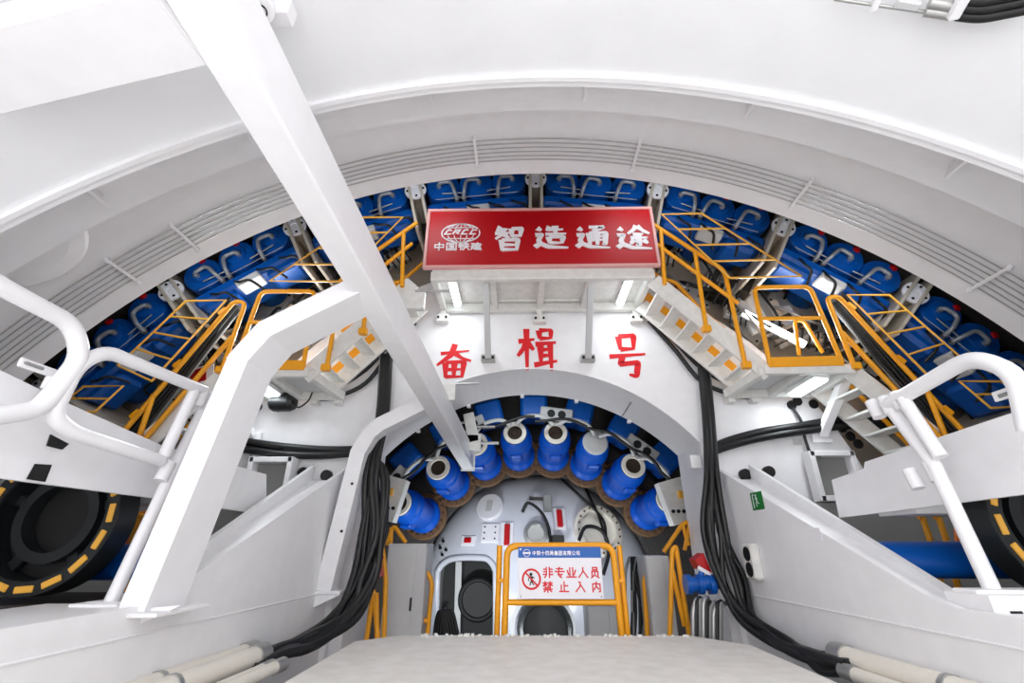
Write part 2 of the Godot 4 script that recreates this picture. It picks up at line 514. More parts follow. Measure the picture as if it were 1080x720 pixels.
# ---------------------------------------------------------------- shield shell and floors
func shell() -> void:
	var b := B.new().ring(RING, 6.18, 6.40, 1.8, -2.57, 0, 360, 180)
	var c := struct("ceiling", b, M.white_ceiling, "smooth white curved shield skin overhead")
	part(c, "lip_flange", B.new().ring(RING, 6.14, 6.40, -2.56, -2.60, 0, 360, 180).ring(RING, 6.165, 6.9, -2.60, -2.665, 0, 360, 180), M.white)
	part(c, "step_ring", B.new().ring(RING, 6.85, 7.1, -2.60, -3.45, 0, 360, 180), M.white)
	part(c, "step_ring", B.new().ring(RING, 7.47, 7.75, -3.40, -5.0, 0, 360, 180).ring(RING, 7.1, 7.75, -3.40, -3.46, 0, 360, 180), M.white)
	part(c, "outer_skin", B.new().ring(RING, 9.3, 9.5, -5.0, -14.2, 0, 360, 120).ring(RING, 7.75, 9.5, -4.94, -5.0, 0, 360, 120), M.dark_machine)
	for a in [-52.0, -36.0, -24.0, -9.0, 4.0, 17.5, 33.0, 47.0]:   # gussets under the lip
		var p := ringp(a, 6.76, 2.95)
		var k := Basis(Vector3.BACK, deg_to_rad(-a))
		part(c, "gusset", B.new().box(p, Vector3(0.03, 0.20, 0.5), k, 0.004), M.white)
	struct("wall_back", B.new().box(Vector3(0.2, -1.6, -14.3), Vector3(20, 20, 0.2)), M.dark_machine)
	struct("floor", B.new().box(Vector3(0.2, -2.1, -6.2), Vector3(17, 0.2, 16.0)), M.grey, "grey lower floor under the walkway")
	# walkway
	var q := [Vector3(-1.88, 0, 1.8), Vector3(-1.88, 0, -6.05), Vector3(-1.45, 0, -6.45), Vector3(2.05, 0, -6.45), Vector3(2.5, 0, -5.9), Vector3(2.5, 0, 1.8)]
	var w := struct("floor", B.new().plate(q, Vector3(0, -0.22, 0)), M.deck, "off-white dusty walkway floor leading to the barrier")
	var crumbs := B.new()
	for i in 60:
		var x := rng.randf_range(-1.3, 2.0)
		var s := rng.randf_range(0.01, 0.035)
		crumbs.box(Vector3(x, s * 0.3, -6.42 + rng.randf_range(0, 0.06)), Vector3(s * 1.6, s, s), Basis(Vector3.UP, rng.randf() * 3), 0.003)
	part(w, "edge_crumbs", crumbs, M.white_worn).set_meta("kind", "stuff")
	# thin pipes running round the ring, with clamps
	for i in 6:
		var pts := []
		for k in 121: pts.append(ringp(-62.0 + k * 1.04, 7.445, 4.36 + i * 0.07))
		solo("conduit_pipe", B.new().tube(pts, 0.009, 6), M.steel, "thin steel line curving along the white ring overhead", "pipe", "thin lines on the ring")
	for x in [[130, 287], [198, 254], [502, 163], [671, 165], [842, 209], [1040, 297]]:
		var p := PR(x[0], x[1], 7.40)
		var a := rad_to_deg(atan2(p.x - RING.x, p.y - RING.y))
		var k := Basis(Vector3.BACK, deg_to_rad(-a))
		solo("pipe_clamp", B.new().box(ringp(a, 7.425, 4.54), Vector3(0.04, 0.025, 0.52), k).box(ringp(a, 7.43, 4.30), Vector3(0.045, 0.08, 0.045), k).box(ringp(a, 7.43, 4.78), Vector3(0.045, 0.08, 0.045), k), M.white, "small white clamp bar holding the thin lines on the ring", "clamp", "clamps on the ring lines")
	# round boss on the ring
	var bp := PR(8, 244, 7.47)
	var inw := (Vector3(RING.x, RING.y, bp.z) - bp).normalized()
	var t := thing("round_cover", "round white cover bulging from the ring above the curved handrail", "cover", bp)
	part(t, "cover", B.new().lathe(bp, inw, [[0.56, -0.05], [0.56, 0.16], [0.52, 0.20], [0.38, 0.23], [0, 0.24]], 40), M.white)

func side_walls() -> void:
	for s in [1, -1]:
		var x0 := 3.0 if s > 0 else -2.69
		var dx: float = 0.5 * s
		var prof := []
		for p in [[7.2, 2.06], [3.9, 0.66], [3.65, 0.60], [-1.8, 0.60], [-1.8, -2.0], [7.2, -2.0]]:
			prof.append(Vector3(x0, p[1], -p[0]))
		var wl := struct("wall_right" if s > 0 else "wall_left", B.new().plate(prof, Vector3(0.06 * s, 0, 0)), M.white, "white sloping side plate along the walkway")
		var back := []
		for p in [[7.2, 2.12], [4.3, 0.66], [4.0, 0.60], [4.0, -1.0], [7.2, -1.0]]:
			back.append(Vector3(x0 + dx, p[1], -p[0]))
		part(wl, "rear_plate", B.new().plate(back, Vector3(0.06 * s, 0, 0)), M.white)
		var web := []
		for p in [[7.2, 1.90], [4.0, 0.50], [4.0, 0.40], [7.2, 1.80]]:
			web.append(Vector3(x0 + 0.06 * s, p[1], -p[0]))
		part(wl, "sloping_web", B.new().plate(web, Vector3(dx - 0.06 * s, 0, 0)), M.white)
		part(wl, "ledge", B.new().box(Vector3(x0 + 0.48 * s, 0.562, -1.1), Vector3(0.84, 0.06, 5.6)), M.white)
		part(wl, "weld_seam", B.new().bar(Vector3(x0 - 0.004 * s, 0.40, -6.9), Vector3(x0 - 0.004 * s, 0.43, -2.6), 0.016, 0.016, Vector3.UP, 0.004), M.white)
		part(wl, "edge_bar", B.new().bar(Vector3(x0 + 0.0 * s, 2.07, -7.22), Vector3(x0 + 0.0 * s, -1.0, -7.22), 0.14, 0.10), M.white)

# ---------------------------------------------------------------- white bulkhead with the arched opening
func arch(cx: float, cy: float, r: float, hw: float, z: float, low: float, n := 40) -> Array:
	var q := [Vector3(cx - hw, low, z)]
	var a0 := asin(hw / r)
	for i in n + 1:
		var a := lerpf(-a0, a0, float(i) / n)
		q.append(Vector3(cx + r * sin(a), cy + r * cos(a), z))
	q.append(Vector3(cx + hw, low, z))
	return q
func bulkhead() -> void:
	var z := -7.3
	var inn := arch(0.2, 0.33, 3.42, 2.65, z, -2.0)
	var outer := []
	var m := inn.size()
	for i in m:      # the outer edge matches the opening point by point
		var t := float(i) / (m - 1)
		var a := deg_to_rad(lerpf(-106, 106, t))
		var r := 5.35
		outer.append(Vector3(0.2 + r * sin(a), 0.45 + r * cos(a), z))
	var b := B.new()
	var th := Vector3(0, 0, -0.15)
	for i in m - 1:
		b.quad(inn[i], inn[i + 1], outer[i + 1], outer[i], Vector3.BACK)
		b.quad(inn[i] + th, inn[i + 1] + th, outer[i + 1] + th, outer[i] + th, Vector3.FORWARD)
		b.quad(outer[i], outer[i + 1], outer[i + 1] + th, outer[i] + th, outer[i] - inn[i])
	var wf := struct("wall_front", b, M.white, "white bulkhead with a wide arched opening to the main drive")
	var bk := arch(0.2, 0.0, 3.62, 2.65, -8.4, -2.0)
	b = B.new()
	for i in m - 1:
		var mid: Vector3 = Vector3(0.2, 0.3, -7.8) - inn[i]
		b.quad(inn[i], inn[i + 1], bk[i + 1], bk[i], mid)
		var o0: Vector3 = (inn[i] - Vector3(0.2, 0.3, z)).normalized() * 0.12
		b.quad(inn[i] + o0 + th, inn[i + 1] + o0 + th, bk[i + 1] + o0, bk[i] + o0, -mid)
		b.quad(bk[i], bk[i + 1], bk[i + 1] + o0, bk[i] + o0, Vector3.FORWARD)
	part(wf, "arch_soffit", b, M.white)
	b = B.new()
	b.tube(inn.slice(1, m - 1), 0.02, 6)
	part(wf, "arch_edge_bead", b, M.white)
	for i in [6, 13, 20, 27, 34]:
		var p: Vector3 = bk[i]
		part(wf, "notch_tab", B.new().box(p + Vector3(0, -0.02, 0.0), Vector3(0.07, 0.06, 0.10)), M.white)
	var sl := inn[33].lerp(bk[33], 0.3) as Vector3
	part(wf, "seam", B.new().bar(sl + Vector3(-0.005, -0.012, 0), inn[33].lerp(bk[33], 0.95) + Vector3(-0.005, -0.012, 0), 0.02, 0.012), M.grey)
	# the three painted characters
	for g in [["奋", 460, 363, 500, 399], ["楫", 545, 346, 587, 391], ["号", 639, 352, 679, 400]]:
		var o := P(g[1], g[2], 7.295)
		var x := P(g[3], g[2], 7.295)
		var y := P(g[1], g[4], 7.295)
		b = B.new()
		glyph(b, g[0], Vector3(o.x, o.y, -7.298), Vector3(x.x - o.x, 0, 0), Vector3(0, y.y - o.y, 0), Vector3(0, 0, 0.006), 13.5, true)
		part(wf, "painted_character", b, M.letter_red, "bold red brush character")
	# beige machine wall behind, from the bulkhead out to the skin
	b = B.new().ring(Vector3(0.2, 0.4, 0), 4.9, 9.5, -8.05, -8.2, 0, 360, 90)
	var mw := struct("wall_rear", b, M.beige, "beige machine wall behind the stairs")
	for i in 22:   # stiffener plates on it
		var a := -105.0 + i * 10.0
		var k := Basis(Vector3.BACK, deg_to_rad(-a))
		var c := Vector3(0.2, 0.4, -7.97) + k * Vector3(0, 6.3, 0)
		part(mw, "stiffener", B.new().box(c, Vector3(0.05, 1.9, 0.16), k), M.beige)
	# ports in the edge of the bulkhead
	for p in [[888, 451], [897, 460], [905, 468], [835, 427], [841, 423], [858, 426]]:
		for s in [1, -1]:
			var c := mir(P(p[0], p[1], 7.29), s)
			part(wf, "port", B.new().lathe(c, Vector3.BACK, [[0.075, -0.01], [0.075, 0.012], [0.07, 0.016], [0, 0.016]], 16), M.black, "small black cable port")
	for p in [[787, 500], [812, 497]]:
		for s in [1, -1]:
			var c := mir(P(p[0], p[1], 7.22), s)
			part(wf, "lifting_eye", B.new().lathe(c, Vector3.BACK, [[0.085, -0.08], [0.085, 0.0], [0.08, 0.01], [0, 0.01]], 16), M.black)

# ---------------------------------------------------------------- blue thrust cylinders round the skin
func thrust_ring() -> void:
	var proto: Node3D
	var n := 0
	for i in range(-6, 6):
		var mid := 0.8 + STEP * (i + 0.5)
		var lab := "%s group of three blue thrust cylinders counting from red banner towards %s" % [ORD[i if i >= 0 else -1 - i], "exit-sticker wall" if i >= 0 else "left support frames"]
		var tr := Transform3D(Basis(Vector3.BACK, deg_to_rad(-mid)), ringp(mid, 8.62, 6.45))
		if proto == null:
			proto = thrust_group(lab)
			proto.transform = tr
		else:
			copy(proto, tr, lab)
		n += 1
	var post: Node3D
	for i in range(-6, 7):
		var a := 0.8 + STEP * i
		var tr := Transform3D(Basis(Vector3.BACK, deg_to_rad(-a)), ringp(a, 8.62, 6.45))
		if post == null:
			post = thing("flange_post", "beige radial web with a white bolted flange between blue cylinders", "bracket", Vector3.ZERO, "webs between the thrust cylinders")
			part(post, "web", B.new().box(Vector3(-0.10, -0.15, -0.5), Vector3(0.05, 1.5, 1.4)).box(Vector3(0.10, -0.15, -0.5), Vector3(0.05, 1.5, 1.4)), M.beige)
			part(post, "core", B.new().box(Vector3(0, -0.2, -0.9), Vector3(0.22, 1.4, 0.5)), M.dark_machine)
			part(post, "pipe", B.new().lathe(Vector3(0, 0.0, -0.7), Vector3.BACK, [[0.10, 0], [0.10, 0.84]], 16), M.beige)
			var fl := part(post, "flange", B.new().lathe(Vector3(0, 0, 0), Vector3.BACK, [[0.10, 0.12], [0.19, 0.12], [0.195, 0.14], [0.19, 0.17], [0.07, 0.17], [0.06, 0.16], [0, 0.16]], 24), M.sign_white, "white bolted flange")
			var bolts := B.new()
			for k in 8:
				var t := TAU * k / 8.0
				bolts.lathe(Vector3(0.14 * cos(t), 0.14 * sin(t), 0.17), Vector3.BACK, [[0.022, 0], [0.022, 0.012], [0, 0.012]], 8)
			part(fl, "bolt_ring", bolts, M.black).set_meta("kind", "stuff")
			post.transform = tr
		else:
			copy(post, tr)
		var pn: Node3D = get_child(get_child_count() - 1)
		pn.set_meta("label", "beige web with white bolted flange above the middle of red banner" if i == 0 else "beige web with white bolted flange, %s from banner middle towards %s" % [ORD[absi(i) - 1], "exit-sticker wall" if i > 0 else "left support frames"])

func thrust_group(lab: String) -> Node3D:
	var t := thing("thrust_cylinder_group", lab, "cylinder", Vector3.ZERO, "blue thrust cylinders round the shield")
	for k in 3:
		var x := (k - 1) * 0.61
		var c := Vector3(x, 0.10, 0)
		var cy := part(t, "cylinder", B.new().lathe(c, Vector3.BACK, [[0.28, -1.3], [0.285, -0.30], [0.31, -0.28], [0.31, -0.03], [0.29, 0.0], [0.18, 0.02], [0.17, 0.05], [0, 0.06]], 24), M.blue)
		part(cy, "cap", B.new().lathe(c + Vector3(0.09, 0.23, -0.03), Vector3(0.2, 0.4, 1), [[0.06, 0], [0.06, 0.06], [0.035, 0.08], [0, 0.08]], 12), M.red, "small red cap")
		# bent hose
		var s := -1.0 if k == 0 else 1.0
		var pts := fillet([c + Vector3(0.06 * s, -0.05, 0.02), c + Vector3(0.06 * s, -0.05, 0.14), c + Vector3(-0.16 * s, -0.03, 0.15), c + Vector3(-0.22 * s, -0.26, 0.13), c + Vector3(-0.24 * s, -0.34, 0.0)], 0.09, 5)
		var h := part(cy, "hose", B.new().tube(pts, 0.034, 8), M.pipe_steel, "bent grey hose")
		h.position = Vector3.ZERO
		part(cy, "hose_nut", B.new().lathe(pts[0] + Vector3(0, 0, 0.02), Vector3.BACK, [[0.05, 0], [0.05, 0.06], [0, 0.06]], 6), M.steel)
		part(cy, "hose_nut", B.new().lathe(pts[-1] + Vector3(0, 0.02, 0.0), Vector3.UP, [[0.045, -0.04], [0.045, 0.05], [0, 0.05]], 6), M.steel)
	part(t, "manifold", B.new().box(Vector3(0, -0.34, -0.38), Vector3(1.84, 0.22, 0.72), Basis(), 0.05), M.blue)
	for e in [-0.55, 0.55]:
		part(t, "shoe", B.new().box(Vector3(e, -0.52, -0.28), Vector3(0.55, 0.2, 0.5), Basis(), 0.06), M.blue)
	part(t, "valve_box", B.new().box(Vector3(0, -0.52, -0.05), Vector3(0.40, 0.12, 0.30), Basis(), 0.02), M.pale_grey)
	for k in 4:
		var hx := -0.6 + 0.4 * k
		part(t, "supply_hose", B.new().tube(spline([Vector3(hx, -0.42, 0.05), Vector3(hx + 0.1, -0.58, 0.16), Vector3(hx + 0.24, -0.62, 0.12), Vector3(hx + 0.32, -0.75, -0.1)], 4), 0.022, 6), M.rubber)
	for e in [-0.62, 0.62]:
		part(t, "tie_rod", B.new().tube([Vector3(e, -0.12, 0.06), Vector3(e * 0.3, -0.15, 0.06)], 0.012, 6), M.steel)
	part(t, "trim_line", B.new().box(Vector3(0, -0.22, 0.03), Vector3(1.5, 0.012, 0.012), Basis(), 0.003), M.steel)
	return t

# ---------------------------------------------------------------- stairs down both sides
func rail_obj(t: Node3D, called: String, pts: Array, r: float, m: Material, f := 0.0) -> void:
	part(t, called, B.new().tube(fillet(pts, f, 5) if f > 0.0 and pts.size() > 2 else pts, r, 8), m)
func stairs(s: int) -> void:
	var side := "by the exit sticker" if s > 0 else "behind the white support frames"
	var W := func(x: float, y: float, d: float) -> Vector3: return mir(Vector3(x, y + 1.0, -d), s)
	# upper flight: from the sign platform down to the landing
	var t := thing("stair_flight", "white open-tread steel stair flight from red banner down to landing " + side, "stairs", W.call(3.4, 2.3, 6.6))
	for d in [6.2, 7.0]:
		var a: Vector3 = W.call(2.12, 3.80, d)
		var b: Vector3 = W.call(3.58, 2.22, d)
		part(t, "stringer", B.new().bar(a, b, 0.05, 0.26, Vector3.UP), M.white_worn)
	for k in 6:
		var p: Vector3 = (W.call(2.16, 3.72, 6.6) as Vector3).lerp(W.call(3.5, 2.30, 6.6), (k + 0.5) / 6.0)
		part(t, "tread", B.new().box(p, Vector3(0.22, 0.035, 0.76)), M.white_worn)
	# lower flight
	t = thing("stair_flight", "lower white steel stair flight dropping from landing " + side, "stairs", W.call(5.4, 1.3, 6.6))
	for d in [6.2, 7.0]:
		part(t, "stringer", B.new().bar(W.call(4.72, 2.28, d), W.call(6.9, -0.2, d), 0.05, 0.28, Vector3.UP), M.white_worn)
	for k in 9:
		var p: Vector3 = (W.call(4.78, 2.14, 6.6) as Vector3).lerp(W.call(6.8, -0.16, 6.6), (k + 0.5) / 9.0)
		part(t, "tread", B.new().box(p, Vector3(0.24, 0.04, 0.76)), M.white_worn)
	# landing
	t = thing("stair_landing", "white framed stair landing with ribbed underside " + side, "platform", W.call(4.1, 2.2, 6.6))
	part(t, "front_beam", B.new().bar(W.call(3.48, 2.27, 6.15), W.call(4.74, 2.27, 6.15), 0.08, 0.14), M.white_worn)
	part(t, "rear_beam", B.new().bar(W.call(3.30, 2.22, 7.1), W.call(4.74, 2.22, 7.1), 0.08, 0.14), M.white_worn)
	for x in [3.46, 4.02, 4.70]:
		part(t, "cross_beam", B.new().bar(W.call(x, 2.25, 6.15), W.call(x - (0.1 if x < 3.6 else 0.0), 2.22, 7.12), 0.10, 0.14), M.white_worn)
	part(t, "deck_panel", B.new().box(W.call(4.08, 2.32, 6.62), Vector3(1.28, 0.03, 1.0)), M.white_worn)
	part(t, "underside_panel", B.new().box(W.call(3.74, 2.27, 6.62), Vector3(0.42, 0.02, 0.8)), M.pale_grey)
	for x in [3.42, 3.80]:
		part(t, "foot_bracket", B.new().box(W.call(x, 2.16, 7.2), Vector3(0.12, 0.14, 0.16)), M.white_worn)
	lamp("landing_lamp", "glowing strip lamp under the stair landing " + side, "", W.call(4.34, 2.17, 6.25), W.call(4.34, 2.15, 7.0), Vector3(-0.1 * s, -1, 0.1), 0.9, 0.24)
	lamp("stair_lamp", "glowing strip lamp behind the yellow landing gate " + side, "", W.call(3.95, 3.75, 7.2), W.call(4.9, 3.10, 7.2), Vector3(-0.2 * s, -0.3, 1), 5.0, 0.14)
	# bracket strut under the landing
	solo("landing_strut", B.new().bar(mir(P(893, 396, 6.5), s), mir(P(867, 458, 7.2), s), 0.13, 0.13, Vector3.BACK).box(mir(P(866, 460, 7.24), s), Vector3(0.3, 0.2, 0.06)), M.white, "white slanting strut between bulkhead and landing " + side, "strut")
	# railing of the upper flight
	var R := 0.034
	t = thing("stair_railing", "yellow tube railing along upper stair flight " + side, "railing", W.call(3.5, 2.3, 6.15))
	rail_obj(t, "top_rail", mirs([P(682, 232, 6.15), P(764, 285, 6.15), P(786, 384, 6.15)], s), R, M.yellow, 0.12)
	rail_obj(t, "mid_rail", mirs([P(688, 254, 6.15), P(779, 320, 6.15)], s), R * 0.9, M.yellow)
	rail_obj(t, "post", mirs([P(733, 266, 6.15), P(745, 347, 6.15)], s), R, M.yellow)
	rail_obj(t, "post", mirs([P(697, 243, 6.15), P(701, 300, 6.15)], s), R, M.yellow)
	part(t, "foot_plate", B.new().box(mir(P(745, 347, 6.15), s), Vector3(0.12, 0.10, 0.10)), M.yellow)
	part(t, "foot_plate", B.new().box(mir(P(787, 385, 6.15), s), Vector3(0.12, 0.10, 0.10)), M.yellow)
	rail_obj(t, "rear_rail", mirs([P(692, 292, 7.0), P(712, 297, 7.0), P(756, 345, 7.0)], s), R, M.yellow, 0.1)
	part(t, "toe_board", B.new().bar(W.call(2.2, 4.02, 7.06), W.call(3.5, 2.60, 7.06), 0.02, 0.22, Vector3.UP, 0.004), M.yellow)
	rail_obj(t, "rear_top_rail", [W.call(2.2, 4.75, 7.06), W.call(3.5, 3.35, 7.06)], R, M.yellow)
	# thin guard frame leaning out of the railing
	t = thing("guard_frame", "thin pale yellow guard frame above upper stair railing " + side, "guard", P(770, 292, 6.0) if s > 0 else mir(P(770, 292, 6.0), s))
	guard(t, [P(698, 226, 5.98), P(740, 225, 5.98), P(845, 291, 5.98), P(770, 293, 5.98)], 4, s)
	# gate in front of the landing
	t = thing("landing_gate", "yellow landing gate with toe board " + side, "gate", W.call(4.1, 2.3, 6.1))
	rail_obj(t, "frame", mirs([P(812, 384, 6.12), P(795, 303, 6.12), P(854, 302, 6.12), P(888, 382, 6.12)], s), R, M.yellow, 0.12)
	rail_obj(t, "mid_rail", mirs([P(803, 336, 6.12), P(868, 335, 6.12)], s), R * 0.9, M.yellow)
	part(t, "toe_board", B.new().bar(mir(P(810, 382, 6.10), s), mir(P(889, 380, 6.10), s), 0.015, 0.15, Vector3.UP, 0.003), M.yellow)
	rail_obj(t, "rear_frame", mirs([P(843, 374, 6.9), P(838, 338, 6.9), P(848, 338, 6.9), P(868, 372, 6.9)], s), R * 0.9, M.yellow, 0.1)
	# railing of the lower flight
	t = thing("stair_railing", "long yellow tube railing along lower stair flight " + side, "railing", W.call(4.7, 2.3, 6.1))
	rail_obj(t, "top_rail", mirs([P(901, 386, 6.12), P(872, 314, 6.12), P(884, 312, 6.12), P(1030, 470, 6.12)], s), R, M.yellow, 0.14)
	rail_obj(t, "mid_rail", mirs([P(888, 350, 6.12), P(1012, 484, 6.12)], s), R, M.yellow)
	rail_obj(t, "post", mirs([P(978, 412, 6.12), P(1005, 480, 6.12)], s), R, M.yellow)
	rail_obj(t, "lower_rail", mirs([P(890, 400, 6.95), P(960, 470, 6.95)], s), R, M.yellow)
	part(t, "foot_plate", B.new().box(mir(P(902, 386, 6.12), s), Vector3(0.13, 0.10, 0.10)), M.yellow)
	for f in [0.12, 0.5, 0.83]:
		var a := mir(P(884, 312, 6.10), s).lerp(mir(P(1030, 470, 6.10), s), f)
		part(t, "clip", B.new().box(a + Vector3(0, 0.09, 0), Vector3(0.07, 0.14, 0.06), Basis(Vector3.BACK, 0.7 * s)), M.yellow)
	t = thing("guard_frame", "thin pale yellow guard frame above lower stair railing " + side, "guard", mir(P(975, 395, 6.0), s))
	guard(t, [P(894, 311, 5.98), P(938, 311, 5.98), P(1017, 380, 5.98), P(980, 397, 5.98)], 4, s)
	t = thing("guard_frame", "short thin yellow guard frame at foot of lower stair flight " + side, "guard", mir(P(1040, 420, 6.0), s))
	guard(t, [P(1012, 402, 5.98), P(1056, 402, 5.98), P(1092, 428, 5.98), P(1045, 430, 5.98)], 2, s)
	# cable tray under the lower railing
	t = thing("cable_tray", "black cable bundle in a tray inside lower stair railing " + side, "tray", mir(P(960, 420, 6.5), s))
	part(t, "tray", B.new().bar(mir(P(880, 315, 6.6), s), mir(P(1030, 490, 6.6), s), 0.30, 0.05, Vector3.BACK), M.grey)
	for k in 5:
		var off := Vector3(0.05 * (k - 2) * s, 0.05 * (k - 2), 0.05)
		var pts := []
		for j in 7: pts.append(mir(P(880, 317, 6.55), s).lerp(mir(P(1030, 492, 6.55), s), j / 6.0) + off + Vector3(rng.randf_range(-0.02, 0.02), rng.randf_range(-0.02, 0.02), rng.randf_range(0, 0.03)))
		part(t, "cable", B.new().tube(spline(pts, 3), 0.028, 6), M.rubber)

func guard(t: Node3D, q: Array, bars: int, s: int) -> void:
	q = mirs(q, s)
	part(t, "frame", B.new().tube([q[3], q[0], q[1], q[2], q[3]], 0.018, 6), M.pale_yellow)
	for k in bars - 1:
		var f := (k + 1.0) / bars
		part(t, "cross_bar", B.new().tube([(q[0] as Vector3).lerp(q[3], f), (q[1] as Vector3).lerp(q[2], f)], 0.016, 6), M.pale_yellow)

# ---------------------------------------------------------------- hydraulics behind the stairs
func clutter() -> void:
	var proto: Node3D
	for s in [1, -1]:
		for p in [[712, 250, 0.5], [735, 250, 0.35], [762, 305, 0.6], [790, 270, 0.4], [812, 275, 0.35], [850, 350, 0.5], [825, 350, 0.5], [905, 370, 0.4], [935, 350, 0.35], [960, 375, 0.4], [1000, 400, 0.4], [930, 430, 0.35], [700, 268, 0.4], [775, 330, 0.35]]:
			var c := mir(P(p[0], p[1], 7.5), s)
			var tr := Transform3D(Basis(Vector3.BACK, rng.randf_range(-0.5, 0.5) - 0.7 * s).scaled(Vector3.ONE * p[2] * 1.3), c)
			if proto == null:
				proto = valve_block()
				proto.transform = tr
			else: copy(proto, tr)
		for k in 16:    # hoses hanging across the machine wall
			var x := 700.0 + k * 19.0 + rng.randf_range(-6, 6)
			var y := 235.0 + (x - 690.0) * 0.55 + rng.randf_range(-10, 50)
			var a := mir(P(x, y, 7.35), s)
			var c := mir(P(x + rng.randf_range(20, 60), y + rng.randf_range(5, 60), 7.35), s)
			var mid := (a + c) * 0.5 + Vector3(0, rng.randf_range(-0.3, -0.1), 0.2)
			solo("hydraulic_hose", B.new().tube(spline([a + Vector3(0, 0, -0.3), a, mid, c, c + Vector3(0, 0, -0.3)], 5), rng.randf_range(0.02, 0.04), 6), M.rubber if k % 3 else M.steel, "thin hydraulic hose looping across the machine wall behind the stairs" if k % 3 else "thin steel hydraulic pipe crossing the machine wall behind the stairs", "hose" if k % 3 else "pipe", "hoses behind the stairs" if k % 3 else "steel pipes behind the stairs")
		for k in 5:
			var a := mir(P(770 + k * 14, 300 + k * 6, 7.4), s)
			var c := mir(P(800 + k * 12, 352 + k * 2, 7.4), s)
			solo("steel_strip", B.new().bar(a, c, 0.22, 0.08, Vector3.BACK), [M.pale_grey, M.white_worn, M.grey, M.beige, M.pale_grey][k], ["pale grey", "worn white", "mid grey", "beige", "light grey"][k] + " steel strip on the machine wall " + ("by the exit sticker side" if s > 0 else "above the support frame"), "panel")
		for g in [[722, 262, 0.45, 0.32, 0.5, 0], [742, 284, 0.5, 0.3, -0.3, 1], [703, 258, 0.4, 0.35, 0.1, 2], [793, 345, 0.5, 0.6, 0.7, 1], [835, 322, 0.9, 0.35, -0.55, 0], [868, 352, 0.5, 0.4, -0.7, 3], [770, 268, 0.5, 0.25, -0.4, 3], [820, 290, 0.6, 0.3, -0.5, 2], [915, 395, 0.5, 0.35, -0.7, 1], [945, 420, 0.6, 0.3, -0.75, 0], [985, 430, 0.5, 0.3, -0.7, 3], [735, 315, 0.35, 0.5, 0.2, 0], [890, 330, 0.7, 0.25, -0.7, 2]]:
			var c := mir(P(g[0], g[1], 7.85), s)
			var k := Basis(Vector3.BACK, g[4] * s)
			var pl := thing("cover_plate", ["pale grey", "white", "mid grey", "beige"][g[5]] + " bolted cover plate on the machine wall behind the stairs", "plate", c, ["pale grey", "white", "mid grey", "beige"][g[5]] + " plates behind the stairs")
			part(pl, "plate", B.new().box(c, Vector3(g[2], g[3], 0.06), k, 0.01), [M.pale_grey, M.white_worn, M.grey, M.beige][g[5]])
			for e in [-1, 1]:
				for f in [-1, 1]:
					part(pl, "bolt", B.new().lathe(c + k * Vector3(e * (g[2] * 0.5 - 0.06), f * (g[3] * 0.5 - 0.06), 0.03), Vector3.BACK, [[0.022, 0], [0.022, 0.02], [0, 0.02]], 8), M.black)
		var fc := mir(P(760, 306, 7.5), s)
		var fk := Basis(Vector3.BACK, -0.45 * s)
		var ft := thing("oil_cooler", "dark finned oil cooler behind the upper stair railing " + ("by the exit sticker" if s > 0 else "behind the white support frames"), "cooler", fc)
		part(ft, "core", B.new().box(fc, Vector3(0.62, 0.5, 0.2), fk, 0.01), M.black)
		for e in 11:
			part(ft, "fin", B.new().box(fc + fk * Vector3(-0.28 + 0.056 * e, 0, 0.11), Vector3(0.02, 0.48, 0.04), fk, 0.004), M.dark_machine)
		for e in [-1, 1]:
			part(ft, "frame_bar", B.new().box(fc + fk * Vector3(0.33 * e, 0, 0.05), Vector3(0.05, 0.56, 0.24), fk), M.grey)
	# red-and-white warning plate seen under the left stair
	var q := P(212, 396, 7.0)
	var t := thing("warning_plate", "small red and white plate behind the lower stair by the left handrail post", "plate", q)
	part(t, "plate", B.new().box(q, Vector3(0.42, 0.34, 0.02), Basis(Vector3.BACK, 0.25), 0.004), M.sign_white)
	part(t, "red_field", B.new().box(q + Vector3(-0.04, 0, 0.012), Vector3(0.26, 0.24, 0.006), Basis(Vector3.BACK, 0.25), 0.002), M.red)

func valve_block() -> Node3D:
	var t := thing("valve_block", "grey hydraulic valve block with steel fittings on the machine wall behind stairs", "valve", Vector3.ZERO, "valve blocks behind the stairs")
	part(t, "body", B.new().box(Vector3(0, 0, 0), Vector3(0.8, 0.5, 0.3), Basis(), 0.02), M.white_worn)
	for k in 4:
		part(t, "solenoid", B.new().box(Vector3(-0.3 + 0.2 * k, 0.16, 0.2), Vector3(0.13, 0.36, 0.16), Basis(), 0.01), M.steel if k % 2 else M.dark_machine)
		part(t, "fitting", B.new().lathe(Vector3(-0.3 + 0.2 * k, -0.14, 0.15), Vector3.BACK, [[0.06, 0], [0.06, 0.08], [0.04, 0.08], [0.04, 0.16], [0, 0.16]], 8), M.steel)
		part(t, "hose", B.new().tube(fillet([Vector3(-0.3 + 0.2 * k, -0.14, 0.3), Vector3(-0.3 + 0.2 * k, -0.16, 0.42), Vector3(-0.28 + 0.2 * k, -0.7, 0.3)], 0.12, 4), 0.03, 6), M.rubber)
	return t

